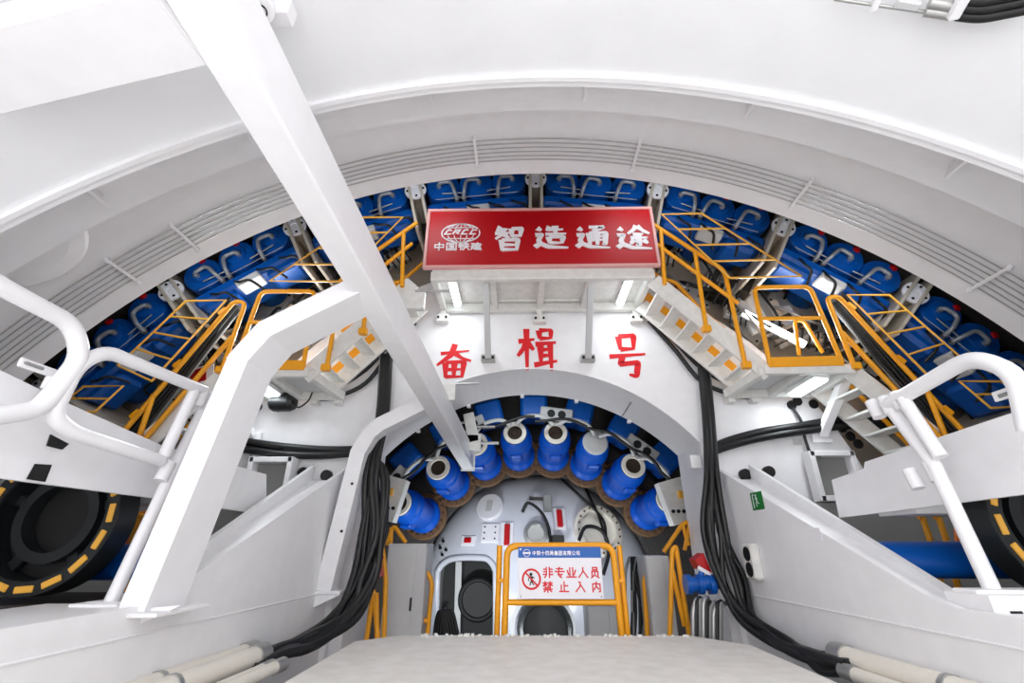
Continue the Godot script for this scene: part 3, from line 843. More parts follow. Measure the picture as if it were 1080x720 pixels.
# ---------------------------------------------------------------- red banner and the platform under it
func sign_platform() -> void:
	var t := thing("banner_platform", "white framed platform holding the red banner above the arch", "platform", Vector3(0.37, 4.85, -6.7))
	var y := 4.9
	var x0 := -1.40
	var x1 := 2.15
	part(t, "front_beam", B.new().bar(Vector3(x0, y, -6.2), Vector3(x1, y, -6.2), 0.10, 0.16), M.white_worn)
	part(t, "rear_beam", B.new().bar(Vector3(x0, y - 0.02, -7.22), Vector3(x1, y - 0.02, -7.22), 0.10, 0.16), M.white_worn)
	for x in [x0 + 0.05, -0.42, 0.375, 1.14, x1 - 0.05]:
		part(t, "cross_beam", B.new().bar(Vector3(x, y, -6.2), Vector3(x, y, -7.24), 0.10, 0.14), M.white_worn)
	for k in 4:
		var xa: float = [x0 + 0.05, -0.42, 0.375, 1.14, x1 - 0.05][k]
		var xb: float = [x0 + 0.05, -0.42, 0.375, 1.14, x1 - 0.05][k + 1]
		part(t, "deck_panel", B.new().box(Vector3((xa + xb) / 2, y + 0.08, -6.7), Vector3(xb - xa - 0.02, 0.03, 1.0)), M.white_worn)
		if k in [1, 2]:
			part(t, "panel_rim", B.new().box(Vector3((xa + xb) / 2, y + 0.04, -6.36), Vector3(xb - xa - 0.14, 0.05, 0.05)).box(Vector3((xa + xb) / 2, y + 0.04, -7.06), Vector3(xb - xa - 0.14, 0.05, 0.05)), M.white_worn)
	part(t, "upper_fascia", B.new().box(Vector3(0.37, y + 0.13, -6.14), Vector3(3.5, 0.12, 0.03)), M.white_worn)
	for p in [[515, 378], [620, 378]]:
		var f := P(p[0], p[1], 7.22)
		part(t, "support_post", B.new().bar(Vector3(f.x, f.y, -7.18), Vector3(f.x, y, -6.36), 0.10, 0.10, Vector3.BACK), M.pale_grey)
		part(t, "post_clamp", B.new().box(Vector3(f.x, f.y, -7.23), Vector3(0.24, 0.12, 0.12)), M.steel)
		for e in [-0.08, 0.08]:
			part(t, "clamp_bolt", B.new().lathe(Vector3(f.x + e, f.y, -7.18), Vector3.BACK, [[0.024, 0], [0.024, 0.03], [0, 0.03]], 8), M.black)
	for p in [[569, 337], [467, 336], [671, 336]]:
		var f := P(p[0], p[1], 7.22)
		part(t, "wall_bracket", B.new().box(f, Vector3(0.22, 0.14, 0.12)).box(f + Vector3(0, 0.10, 0), Vector3(0.10, 0.14, 0.10)), M.white_worn)
		for e in [-0.07, 0.07]:
			part(t, "bracket_bolt", B.new().lathe(f + Vector3(e, 0, 0.06), Vector3.BACK, [[0.022, 0], [0.022, 0.025], [0, 0.025]], 8), M.black)
	lamp("platform_lamp", "glowing strip lamp under banner platform at the end by the logo", "", Vector3(-1.08, y - 0.02, -6.25), Vector3(-1.08, y - 0.04, -7.1), Vector3(0, -1, 0.05), 0.9, 0.15)
	lamp("platform_lamp", "glowing strip lamp under banner platform at the end away from the logo", "", Vector3(1.78, y - 0.02, -6.25), Vector3(1.78, y - 0.04, -7.1), Vector3(0, -1, 0.05), 0.9, 0.15)
	# banner
	var d := 6.1
	var bl := P(446, 284, d)
	var br := P(697, 284, d)
	var tl := P(454, 222, d)
	var w := br.x - bl.x
	var h := tl.y - bl.y
	var c := Vector3((bl.x + br.x) / 2, (bl.y + tl.y) / 2, -d)
	t = thing("banner", "long red banner board with white Chinese lettering above the arch", "banner", Vector3(c.x, bl.y, -d))
	part(t, "panel", B.new().box(c, Vector3(w - 0.06, h - 0.06, 0.05)), M.banner_red)
	var fr := B.new()
	for e in [-1.0, 1.0]:
		fr.box(c + Vector3(0, e * (h / 2 - 0.025), 0.01), Vector3(w, 0.05, 0.08))
		fr.box(c + Vector3(e * (w / 2 - 0.025), 0, 0.01), Vector3(0.05, h - 0.1, 0.08))
	part(t, "frame", fr, M.banner_frame)
	var up := Vector3(0, 0, 0.012)
	var zf := -d + 0.026
	for g in [["智", 521, 238, 553, 265], ["造", 563, 238, 598, 264], ["通", 606, 238, 641, 264], ["途", 648, 238, 684, 265]]:
		var o := P(g[1], g[2], -zf)
		var x := P(g[3], g[2], -zf)
		var yy := P(g[1], g[4], -zf)
		var b := B.new()
		glyph(b, g[0], o, Vector3(x.x - o.x, 0, 0), Vector3(0, yy.y - o.y, 0), up, 16.0, true)
		part(t, "brush_character", b, M.letter_white)
	var k := 0
	for ch in ["中", "国", "铁", "建"]:
		var o := P(457.5 + 12.9 * k, 256, -zf)
		var x := P(457.5 + 12.9 * k + 12.2, 256, -zf)
		var yy := P(457.5, 264.5, -zf)
		var b := B.new()
		glyph(b, ch, o, Vector3(x.x - o.x, 0, 0), Vector3(0, yy.y - o.y, 0), up, 11.0)
		part(t, "character", b, M.letter_white)
		k += 1
	# globe emblem with the four slanted letters
	var gc := P(486, 246, -zf)
	var rx := P(506, 246, -zf).x - gc.x
	var ry := P(486, 236.5, -zf).y - gc.y
	var lb := B.new()
	var line := func(f: Callable, wid: float) -> void:
		var q := []
		var ws := []
		for i in 33:
			q.append(f.call(i / 32.0)); ws.append(wid)
		stroke(lb, q, ws, gc, Vector3.RIGHT, Vector3.UP, up)
	line.call(func(a: float) -> Vector2: return Vector2(rx * cos(a * TAU), ry * sin(a * TAU)) * 100.0, 2.0)
	for m in [0.35, 0.7]:
		line.call(func(a: float) -> Vector2: return Vector2(rx * m * cos(a * TAU), ry * sin(a * TAU)) * 100.0, 1.2)
	for m in [-0.6, 0.6]:
		line.call(func(a: float) -> Vector2: return Vector2(rx * 0.8 * (a * 2 - 1), ry * m) * 100.0, 1.2)
	line.call(func(a: float) -> Vector2: return Vector2(0, ry * (a * 2 - 1)) * 100.0, 1.2)
	part(t, "globe_emblem", lb, M.letter_white)
	var let := B.new()
	var band := B.new()
	band.plate([gc + Vector3(-rx * 0.95, -ry * 0.25, 0.004), gc + Vector3(rx * 0.9, -ry * 0.25, 0.004), gc + Vector3(rx * 0.97, ry * 0.42, 0.004), gc + Vector3(-rx * 0.75, ry * 0.42, 0.004)], Vector3(0, 0, 0.010))
	part(t, "emblem_band", band, M.banner_red)
	var ls := [[[95, 15, 45, 12, 5, 88, 85, 88]], [[0, 90, 40, 10, 90, 10, 75, 48, 30, 50], [45, 52, 75, 90]], [[95, 12, 40, 12, 8, 88, 80, 88]], [[95, 12, 40, 12, 8, 88, 80, 88]]]
	for i in 4:
		var o := gc + Vector3(-rx * 0.86 + rx * 0.44 * i, ry * 0.36, 0.014)
		for sk in ls[i]:
			var q := []
			var ws := []
			for j in range(0, sk.size(), 2):
				q.append(Vector2(sk[j], sk[j + 1])); ws.append(22.0)
			stroke(let, q, ws, o, Vector3(rx * 0.42, 0, 0), Vector3(0, -ry * 0.58, 0), Vector3(0, 0, 0.008))
	part(t, "emblem_letters", let, M.letter_white)

# ---------------------------------------------------------------- beams overhead and their frames
func overhead_beams() -> void:
	# long beam running away from overhead to the main drive
	var a0 := P(172, 0, 1.3)            # lower left edge, near
	var a1 := P(487, 495, 9.9)          # lower left edge, far
	var ax := (a1 - a0).normalized()
	a0 -= ax * 1.6
	var w := 0.25
	var h := 0.42
	var off := Vector3(w / 2, h / 2, 0)
	var t := thing("overhead_beam", "long white box beam running overhead towards the blue motors", "beam", a1)
	part(t, "box_section", B.new().bar(a0 + off, a1 + off, w, h, Vector3.UP, 0.018), M.white)
	var e := a1 + off
	part(t, "end_plate", B.new().box(e + Vector3(0, 0, -0.03), Vector3(w + 0.05, h + 0.05, 0.03)), M.white_worn)
	t = thing("trolley_bracket", "white hanging bracket with two pins beside the far end of overhead beam", "bracket", P(500, 470, 9.4))
	part(t, "plate", B.new().bar(P(494, 436, 9.3), P(500, 466, 9.3), 0.22, 0.10, Vector3.BACK), M.white_worn)
	part(t, "pin", B.new().tube([P(502, 450, 9.3), P(522, 450, 9.3)], 0.03, 8), M.steel)
	part(t, "pin", B.new().tube([P(507, 467, 9.3), P(526, 467, 9.3)], 0.03, 8), M.steel)
	part(t, "body", B.new().box(P(500, 467, 9.35), Vector3(0.28, 0.30, 0.2)), M.white_worn)
	# rod and plate by the logo end of the platform
	t = thing("beam_stop", "white end bracket with steel rod between overhead beam and banner platform", "bracket", P(420, 315, 5.9))
	part(t, "plate", B.new().box(P(436, 318, 5.9), Vector3(0.34, 0.28, 0.10)), M.white_worn)
	part(t, "rod", B.new().tube([P(438, 307, 5.9), P(474, 307, 5.9)], 0.02, 8), M.steel)
	t = thing("beam_stop", "small white bracket with rod on the arch edge beside overhead beam", "bracket", P(478, 405, 7.1))
	part(t, "plate", B.new().box(P(474, 414, 7.1), Vector3(0.2, 0.28, 0.1)), M.white_worn)
	part(t, "rod", B.new().tube([P(478, 405, 7.1), P(505, 404, 7.1)], 0.018, 8), M.steel)
	# near support frame
	t = thing("support_frame", "large white bent box column carrying the overhead beam nearest the walkway wall", "frame", P(175, 642, 3.9))
	var d := 4.05
	var q0 := P(161, 640, d - 0.2)
	var q1 := P(265, 386, d - 0.2)
	bent(t, [q0, q1, P(291, 357, d - 0.2), P(374, 316, d - 0.2), P(398, 305, d - 0.2)], 0.19, 0.42)
	part(t, "foot_plate", B.new().box(q0 + Vector3(0.0, -0.02, 0), Vector3(0.50, 0.03, 0.60)), M.white)
	part(t, "seam_plate", B.new().box(q1 + Vector3(-0.005, -0.01, 0.212), Vector3(0.20, 0.012, 0.01), Basis(Vector3.BACK, -0.1), 0.003), M.white)
	# far support frame
	t = thing("support_frame", "smaller white bent box column holding overhead beam at the bulkhead", "frame", P(345, 615, 6.9))
	var f0 := P(344, 622, 6.9)
	bent(t, [f0, P(380, 478, 6.9), P(392, 458, 6.9), P(403, 449, 6.9), P(468, 417, 6.9)], 0.22, 0.26)
	part(t, "foot_plate", B.new().box(f0 + Vector3(-0.05, -0.02, 0), Vector3(0.6, 0.04, 0.34)), M.white)
	part(t, "gusset", B.new().plate([f0 + Vector3(-0.32, -0.04, 0.12), f0 + Vector3(0.25, -0.04, 0.12), f0 + Vector3(-0.32, -0.30, 0.12)], Vector3(0, 0, 0.03)), M.white)
	for y in [510.0, 560.0]:
		part(t, "bolt", B.new().lathe(P(376 - (y - 490) * 0.22, y, 6.78), Vector3.BACK, [[0.02, 0], [0.02, 0.02], [0, 0.02]], 8), M.black)
	# heavy girder at the upper left
	t = thing("ceiling_girder", "broad white girder crossing under the ceiling beside overhead beam", "beam", P(90, 40, 2.1))
	var g0 := P(190, 31, 1.45)
	var g1 := P(-70, 95, 1.62)
	var gu := Vector3(0, 0.17, 0)
	part(t, "web", B.new().bar(g0 + gu, g1 + gu, 0.30, 0.34, Vector3.UP, 0.012), M.white)
	part(t, "lower_flange", B.new().bar(g0 + Vector3(0, 0.01, 0), g1 + Vector3(0, 0.01, 0), 0.38, 0.03, Vector3.UP, 0.006), M.white)
	# round-ended lug on top of the beam
	t = thing("lifting_lug", "white tubular lug with round end hanging beside the overhead beam", "lug", P(282, 15, 1.8))
	var lg := P(281, 22, 1.75)
	part(t, "barrel", B.new().lathe(lg + Vector3(-0.12, 0.32, 0), Vector3(0.12, -0.32, 0.06), [[0.075, 0], [0.075, 0.34], [0.07, 0.35], [0.05, 0.352], [0, 0.352]], 20), M.white)
	part(t, "plug", B.new().lathe(lg + Vector3(-0.002, -0.004, 0.06), Vector3(0.12, -0.32, 0.06), [[0.036, 0.0], [0.036, 0.012], [0.028, 0.012], [0.028, 0.002]], 20), M.black)
	part(t, "saddle", B.new().box(lg + Vector3(0.02, 0.18, -0.06), Vector3(0.16, 0.14, 0.10)), M.white)

func bent(t: Node3D, q: Array, w: float, dpt: float) -> void:    # a box column with mitred bends, lying across x and y
	for i in q.size() - 1:
		var a: Vector3 = q[i]
		var b: Vector3 = q[i + 1]
		var ta := (b - a).normalized()
		var na := Vector3(-ta.y, ta.x, 0).normalized()
		var s0 := na
		var s1 := na
		if i > 0:
			var p := (a - (q[i - 1] as Vector3)).normalized()
			var pn := Vector3(-p.y, p.x, 0).normalized()
			s0 = (na + pn).normalized() / maxf(0.5, ((na + pn).normalized()).dot(na))
		if i < q.size() - 2:
			var p := ((q[i + 2] as Vector3) - b).normalized()
			var pn := Vector3(-p.y, p.x, 0).normalized()
			s1 = (na + pn).normalized() / maxf(0.5, ((na + pn).normalized()).dot(na))
		var z := Vector3(0, 0, dpt * 0.5)
		part(t, "box_section", B.new().plate([a - s0 * w * 0.5 + z, b - s1 * w * 0.5 + z, b + s1 * w * 0.5 + z, a + s0 * w * 0.5 + z], -2.0 * z), M.white)

# ---------------------------------------------------------------- side decks, handrails and reels
func side_decks() -> void:
	# right deck
	var t := thing("side_deck", "white cantilever deck beam above the wall with green exit sticker", "deck", Vector3(3.62, 1.35, -4.5))
	var X := 3.62
	var q := [PX(877, 506, X), PX(885, 546, X), PX(1080, 521, X), PX(1300, 490, X), PX(1300, 345, X), PX(1080, 431, X), PX(912, 487, X), PX(911, 494, X)]
	part(t, "fascia", B.new().plate(q, Vector3(0.05, 0, 0)), M.white)
	part(t, "deck_plate", B.new().box(Vector3(X + 0.3, 1.68, -3.7), Vector3(0.5, 0.05, 3.0)), M.white)
	part(t, "lower_box", B.new().box(Vector3(X + 0.5, 1.30, -4.8), Vector3(0.9, 0.08, 0.5)), M.pale_grey)
	# right handrail
	var HX := 3.3
	t = thing("handrail", "thick white tube handrail on deck above the green exit sticker", "handrail", PX(1055, 640, HX))
	rail_obj(t, "rail", [PX(935, 428, HX), PX(1025, 376, HX), PX(1072, 392, HX), PX(1086, 455, HX)], 0.062, M.white, 0.3)
	rail_obj(t, "post", [PX(934, 424, HX), PX(985, 490, HX), PX(1056, 642, HX)], 0.052, M.white)
	rail_obj(t, "post", [PX(952, 420, HX - 0.02), PX(992, 482, HX - 0.02)], 0.052, M.white)
	for p in [[923, 432], [936, 428], [948, 423]]:
		part(t, "sleeve", B.new().tube([PX(p[0] - 4, p[1] - 9, HX), PX(p[0] + 5, p[1] + 8, HX)], 0.055, 10), M.white)
	for p in [[963, 503], [984, 495]]:
		part(t, "clamp_plate", B.new().tube([PX(p[0] - 5, p[1] - 8, HX), PX(p[0] + 6, p[1] + 12, HX)], 0.05, 8), M.white)
	var fb := PX(1062, 648, HX)
	part(t, "foot_bracket", B.new().box(fb + Vector3(-0.05, 0.06, 0), Vector3(0.36, 0.14, 0.36)).box(fb + Vector3(0.02, 0.14, 0), Vector3(0.5, 0.03, 0.2)), M.white)
	for e in [-0.16, 0.16]:
		part(t, "foot_bolt", B.new().lathe(fb + Vector3(-0.08, 0.02, e), Vector3.RIGHT, [[0.03, -0.06], [0.03, 0.02], [0, 0.02]], 8), M.black)
	t = thing("latch", "white slotted latch bar hanging by the handrail above the exit sticker", "latch", PX(1066, 415, HX + 0.1))
	part(t, "bar", B.new().bar(PX(1048, 419, HX + 0.1), PX(1082, 408, HX + 0.1), 0.02, 0.07), M.white)
	part(t, "slot", B.new().bar(PX(1053, 418, HX + 0.085), PX(1068, 413, HX + 0.085), 0.02, 0.025), M.grey)
	# left deck
	X = -3.35
	t = thing("side_deck", "white cantilever deck beam behind the large support frame", "deck", Vector3(-3.35, 1.43, -5))
	q = [PX(-160, 480, X), PX(0, 504, X), PX(170, 526, X), PX(281, 543, X), PX(281, 500, X), PX(172, 470, X), PX(76, 427, X), PX(0, 390, X), PX(-160, 310, X)]
	part(t, "fascia", B.new().plate(q, Vector3(-0.05, 0, 0)), M.white)
	part(t, "deck_plate", B.new().box(Vector3(X - 0.3, 1.72, -4.2), Vector3(0.5, 0.05, 4.0)), M.white)
	part(t, "lower_box", B.new().box(Vector3(X - 0.5, 1.43, -5.4), Vector3(0.9, 0.08, 0.8)), M.pale_grey)
	part(t, "slot", B.new().plate([PX(54, 458, X + 0.012), PX(73, 468, X + 0.012), PX(66, 474, X + 0.012), PX(50, 470, X + 0.012)], Vector3(-0.01, 0, 0)), M.black, "black square slot")
	part(t, "slot", B.new().plate([PX(38, 489, X + 0.012), PX(55, 490, X + 0.012), PX(48, 508, X + 0.012), PX(29, 505, X + 0.012)], Vector3(-0.01, 0, 0)), M.black, "black square slot")
	# left handrails: a near loop and a second one with the posts
	HX = -3.05
	t = thing("handrail", "thick white looped handrail passing beside the round ring cover", "handrail", PX(0, 437, HX))
	rail_obj(t, "rail", [PX(-90, 248, HX), PX(0, 302, HX), PX(76, 341, HX), PX(86, 376, HX), PX(42, 432, HX), PX(0, 438, HX), PX(-90, 442, HX)], 0.058, M.white, 0.22)
	t = thing("handrail", "thick white tube handrail with twin posts by the large support frame", "handrail", PX(112, 640, HX))
	rail_obj(t, "rail", [PX(215, 412, HX), PX(112, 370, HX), PX(80, 385, HX), PX(54, 438, HX), PX(75, 455, HX), PX(170, 486, HX)], 0.052, M.white, 0.18)
	rail_obj(t, "post", [PX(205, 412, HX), PX(172, 482, HX)], 0.048, M.white)
	rail_obj(t, "post", [PX(220, 420, HX), PX(184, 492, HX), PX(112, 645, HX)], 0.048, M.white)
	for p in [[211, 420], [219, 424], [229, 428]]:
		part(t, "sleeve", B.new().tube([PX(p[0] + 4, p[1] - 9, HX), PX(p[0] - 4, p[1] + 9, HX)], 0.054, 10), M.white)
	for p in [[174, 497], [196, 504]]:
		part(t, "clamp_plate", B.new().tube([PX(p[0] + 5, p[1] - 10, HX), PX(p[0] - 5, p[1] + 10, HX)], 0.052, 8), M.white)
	fb = PX(113, 652, HX)
	part(t, "foot_bracket", B.new().box(fb + Vector3(0.0, 0.05, 0), Vector3(0.36, 0.12, 0.34)).box(fb + Vector3(0.12, 0.10, 0), Vector3(0.5, 0.03, 0.2)), M.white)
	part(t, "foot_bracket", B.new().plate([fb + Vector3(0.1, 0.06, 0.1), fb + Vector3(0.62, 0.10, 0.1), fb + Vector3(0.12, -0.12, 0.1)], Vector3(0, 0, 0.04)), M.white)
	for e in [-0.12, 0.12]:
		part(t, "foot_bolt", B.new().lathe(fb + Vector3(0.14, 0.0, e), Vector3.RIGHT, [[0.03, -0.04], [0.03, 0.03], [0, 0.03]], 8), M.black)
	t = thing("latch", "white slotted latch arm sticking out behind the looped handrail", "latch", PX(40, 385, HX - 0.15))
	part(t, "arm", B.new().bar(PX(20, 381, HX - 0.15), PX(66, 397, HX - 0.15), 0.02, 0.06), M.white)
	part(t, "slot", B.new().bar(PX(26, 382, HX - 0.135), PX(46, 389, HX - 0.135), 0.02, 0.02), M.grey)
	part(t, "knob", B.new().tube([PX(48, 410, HX - 0.15), PX(54, 398, HX - 0.15)], 0.03, 8), M.white)
	# cable reels under the decks
	for s in [1, -1]:
		var c := Vector3(4.72, 1.20, -4.4) if s > 0 else Vector3(-4.42, 1.23, -4.6)
		var r := 0.66
		var side := "under the deck above the exit sticker" if s > 0 else "under the deck by the large support frame"
		t = thing("cable_reel", "black round reel with yellow rim marks " + side, "reel", c)
		part(t, "rim", B.new().lathe(c, Vector3.BACK, [[r * 0.80, -0.12], [r, -0.12], [r, 0.11], [r * 0.99, 0.12], [r * 0.81, 0.12], [r * 0.80, 0.10], [r * 0.80, -0.12]], 64), M.drum)
		part(t, "inner_ring", B.new().lathe(c, Vector3.BACK, [[r * 0.46, -0.09], [r * 0.60, -0.09], [r * 0.60, 0.04], [r * 0.46, 0.04], [r * 0.46, -0.09]], 48), M.drum)
		part(t, "drum_back", B.new().lathe(c + Vector3(0, 0, -0.11), Vector3.BACK, [[r * 0.84, -0.01], [r * 0.84, 0.01], [0, 0.01]], 48), M.black)
		for k in 5:
			var a := k * TAU / 5 + 0.3
			part(t, "spoke", B.new().bar(c + Vector3(cos(a), sin(a), 0) * r * 0.5 + Vector3(0, 0, -0.05), c + Vector3(cos(a), sin(a), 0) * r * 0.88 + Vector3(0, 0, -0.05), 0.10, 0.06, Vector3.BACK), M.drum)
		for k in 16:
			var a := deg_to_rad(k * 22.5 + 4.0)
			var p := c + Vector3(cos(a), sin(a), 0) * r * 0.90 + Vector3(0, 0, 0.125)
			var tg := Vector3(-sin(a), cos(a), 0)
			part(t, "yellow_mark", B.new().bar(p - tg * r * 0.125, p + tg * r * 0.125, r * 0.085, 0.02, Vector3.BACK, 0.008), M.pale_yellow)
		# blue pipe and stairs foot seen behind the reel
		var pz := P(100, 592, 5.2) if s < 0 else P(1000, 590, 5.2)
		var pa := Vector3(3.62, pz.y, -5.2) if s > 0 else Vector3(-3.32, pz.y, -5.2)
		solo("thrust_pipe", B.new().lathe(pa, Vector3(s, 0, 0.05), [[0, 0], [0.14, 0], [0.17, 0.04], [0.17, 2.2], [0, 2.2]], 24), M.blue, "thick blue pipe lying behind the black reel " + side, "pipe")
		t = thing("ladder_rail", "two bent yellow rails behind blue pipe " + side, "railing", pz)
		for k in 2:
			var x0 := (968.0 + k * 17) if s > 0 else (152.0 + k * 9)
			rail_obj(t, "rail", [P(x0, 545, 5.6), P(x0 + (4 if s > 0 else -6), 543, 5.6), P(x0 + (16 if s > 0 else -14), 578, 5.6), P(x0 + (30 if s > 0 else -20), 640, 5.6)], 0.03, M.yellow, 0.1)
		solo("orange_panel", B.new().bar(P(1015 if s > 0 else 146, 540, 5.9), P(1022 if s > 0 else 138, 600, 5.9), 0.22, 0.04, Vector3.BACK), M.orange, "orange panel edge behind the yellow rails " + side, "panel")
		solo("base_duct", B.new().box(Vector3(4.65 if s > 0 else -4.3, 0.35, -5.0), Vector3(1.7, 0.35, 1.2)), M.dark_machine, "dark steel base below the blue pipe " + side, "base")
		var back: Vector3 = Vector3(5.8 if s > 0 else -5.4, 0.6, -7.15)
		solo("machine_casing", B.new().box(back, Vector3(3.4, 1.9, 0.2)), M.grey, "grey machine casing behind the yellow rails " + side, "casing")

# ---------------------------------------------------------------- motors, gear ring and the domed chamber
const DC := Vector3(0.44, -0.18, -13.4)
func on_dome(x: float, y: float) -> Vector3:
	var r := dir(x, y)
	var k := Vector3(1.0 / 3.02, 1.0 / 3.02, 1.0 / 1.3)
	var o := (CAM - DC) * k
	var d := r * k
	var a := d.dot(d)
	var b := o.dot(d)
	var c := o.dot(o) - 1.0
	var q := maxf(0.0, b * b - a * c)
	return CAM + r * ((-b - sqrt(q)) / a)
func dome_n(p: Vector3) -> Vector3:
	var k := Vector3(1.0 / 3.02, 1.0 / 3.02, 1.0 / 1.3)
	return ((p - DC) * k * k).normalized()
func main_drive() -> void:
	# motors
	var caps := [[421, 530], [462, 493], [502, 468], [543, 456], [586, 456], [628, 466], [668, 491], [705, 527]]
	var proto: Node3D
	for i in caps.size():
		var p := P(caps[i][0], caps[i][1], 10.2)
		var rad := Vector3(p.x - 0.32, p.y + 0.11, 0)
		var q := Vector3(0.38, -0.15, -11.7) + rad.normalized() * 3.22
		var ax := (p - q).normalized()
		var x := Vector3.UP.cross(ax).normalized()
		var lab: String = "cream-capped blue drive motor, %s round the dome from the cabinet at its doorway" % ORD[i]
		if i == 5: lab = "blue drive motor with closed grey cap in the ring round the dome"
		var tr := Transform3D(Basis(x, ax.cross(x), ax), q)
		if i == 5:
			motor(lab, true, p.distance_to(q)).transform = tr
		elif proto == null:
			proto = motor(lab, false, p.distance_to(q))
			proto.transform = tr
		else: copy(proto, tr, lab)
	# gear housing ring behind the motors, blue casing above them
	struct("trim_1", B.new().ring(Vector3(0.39, -0.15, 0), 2.80, 3.9, -11.8, -12.2, 0, 360, 90), M.dark_machine, "dark gear housing ring round the dome")
	struct("wall_drive", B.new().ring(Vector3(0.35, -0.15, 0), 3.6, 6.2, -12.0, -12.2, 0, 360, 72), M.dark_machine, "dark casing behind the motor ring")
	for i in 11:
		var a := -75.0 + i * 15.0
		var k := Basis(Vector3.BACK, deg_to_rad(-a))
		var c := Vector3(0.33, -0.12, -10.6) + k * Vector3(0, 4.05, 0)
		var t := thing("blue_housing", "blue brake housing with grey guard arc, %s above the motors from tall cabinet side" % (ORD + ["eleventh"])[i], "housing", c, "blue housings above the motors")
		part(t, "body", B.new().box(c, Vector3(0.62, 0.5, 0.9), k, 0.06), M.blue)
		part(t, "guard_arc", B.new().tube(spline([c + k * Vector3(-0.42, -0.48, 0.5), c + k * Vector3(-0.2, -0.30, 0.55), c + k * Vector3(0.2, -0.30, 0.55), c + k * Vector3(0.42, -0.48, 0.5)], 4), 0.045, 8), M.pale_grey)
		if i % 2 == 1:
			var k2 := Basis(Vector3.BACK, deg_to_rad(-a - 7.5))
			var c2 := Vector3(0.33, -0.12, -10.1) + k2 * Vector3(0, 3.84, 0)
			var u := thing("hinge_bracket", "grey bracket with two black holes between blue housings", "bracket", c2, "brackets above the motors")
			part(u, "plate", B.new().box(c2, Vector3(0.74, 0.30, 0.08), k2, 0.03), M.pale_grey)
			for e in [-0.12, 0.12]:
				part(u, "hole_ring", B.new().lathe(c2 + k2 * Vector3(e, 0, 0.04), Vector3.BACK, [[0.09, 0], [0.09, 0.012], [0, 0.012]], 16), M.black)
	for i in 7:
		var a := -54.0 + i * 18.0
		var pts := []
		for k in 6:
			var ang := deg_to_rad(a + k * 3.6)
			pts.append(Vector3(0.33 + sin(ang) * (3.62 + 0.05 * sin(k * 2.0 + i)), -0.12 + cos(ang) * (3.62 + 0.06 * cos(k + i)), -9.75))
		solo("motor_cable", B.new().tube(spline(pts, 4), 0.035, 6), M.rubber, "black cable looping over the blue motors", "cable", "cables over the motors")
	# dome
	var b := B.new()
	var nu := 240
	var nv := 96
	var rim := []
	for p in [[459, 700], [461, 615], [463, 600], [472, 591], [485, 588], [505, 588], [515, 590], [522, 600], [523, 615], [523, 700]]:
		rim.append(on_dome(p[0], p[1]))
	var hole := PackedVector2Array()
	for p in spline(rim, 3): hole.append(Vector2(p.x, p.y))
	for i in nu:
		for j in nv:
			var q := []
			for e in [[0, 0], [1, 0], [1, 1], [0, 1]]:
				var a: float = TAU * (i + e[0]) / nu
				var f: float = PI * 0.5 * (j + e[1]) / nv
				q.append(DC + Vector3(3.02 * sin(f) * sin(a), 3.02 * sin(f) * cos(a), 1.3 * cos(f)))
			var c: Vector3 = (q[0] + q[2]) * 0.5
			if Geometry2D.is_point_in_polygon(Vector2(c.x, c.y), hole): continue
			for tr in [[0, 1, 2], [0, 2, 3]]:
				b.tri(q[tr[0]], q[tr[1]], q[tr[2]], dome_n(q[tr[0]]), dome_n(q[tr[1]]), dome_n(q[tr[2]]))
	var t := thing("domed_chamber", "large pale grey domed pressure chamber behind the yellow barrier", "chamber", Vector3(DC.x, -2.0, -13))
	part(t, "shell", b, M.dome)
	# doorway: rim, lining, round inner door
	part(t, "doorway_rim", B.new().tube(spline(rim, 3), 0.075, 8), M.dome)
	var lin := B.new()
	for i in rim.size() - 1:
		var back := Vector3(0, 0, -0.9)
		var hint: Vector3 = (rim[0] + rim[-1]) * 0.5 - rim[i]
		lin.quad(rim[i], rim[i + 1], Vector3(rim[i + 1].x, rim[i + 1].y, -13.6), Vector3(rim[i].x, rim[i].y, -13.6), hint)
	part(t, "doorway_lining", lin, M.pale_grey)
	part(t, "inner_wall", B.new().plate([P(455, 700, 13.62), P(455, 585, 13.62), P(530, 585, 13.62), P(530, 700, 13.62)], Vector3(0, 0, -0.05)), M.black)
	var dr := P(504, 632, 13.0)
	part(t, "inner_door", B.new().lathe(dr, Vector3(0.05, 0, 1), [[0.0, -0.1], [0.46, -0.1], [0.5, 0.0], [0.46, 0.08], [0.40, 0.09], [0.38, 0.02], [0, 0.0]], 32), M.black, "round dark inner door")
	part(t, "door_frame", B.new().bar(P(484, 592, 13.1), P(482, 668, 13.1), 0.16, 0.08, Vector3.BACK), M.pale_grey)
	part(t, "hand_wheel", B.new().tube(spline([P(470, 640, 12.9), P(466, 655, 12.9), P(472, 668, 12.9), P(480, 660, 12.9)], 4), 0.05, 8), M.rubber)
	# fittings on the dome
	var fit := func(called: String, x: float, y: float, prof: Array, m: Material, lab := "", sides := 28) -> MeshInstance3D:
		var p := on_dome(x, y)
		return part(t, called, B.new().lathe(p, dome_n(p), prof, sides), m, lab)
	var hp: Node3D = fit.call("hatch_cover", 517, 535, [[0.36, -0.1], [0.36, 0.06], [0.34, 0.08], [0, 0.085]], M.sign_white, "round white cover")
	var p0 := on_dome(517, 535)
	var n0 := dome_n(p0)
	var kb := Basis(Vector3.UP.cross(n0).normalized(), n0.cross(Vector3.UP.cross(n0).normalized()), n0)
	part(hp, "label_plate", B.new().box(p0 + n0 * 0.09, Vector3(0.16, 0.3, 0.01), kb, 0.002), M.pale_grey)
	p0 = on_dome(517, 562); n0 = dome_n(p0)
	kb = Basis(Vector3.UP.cross(n0).normalized(), n0.cross(Vector3.UP.cross(n0).normalized()), n0)
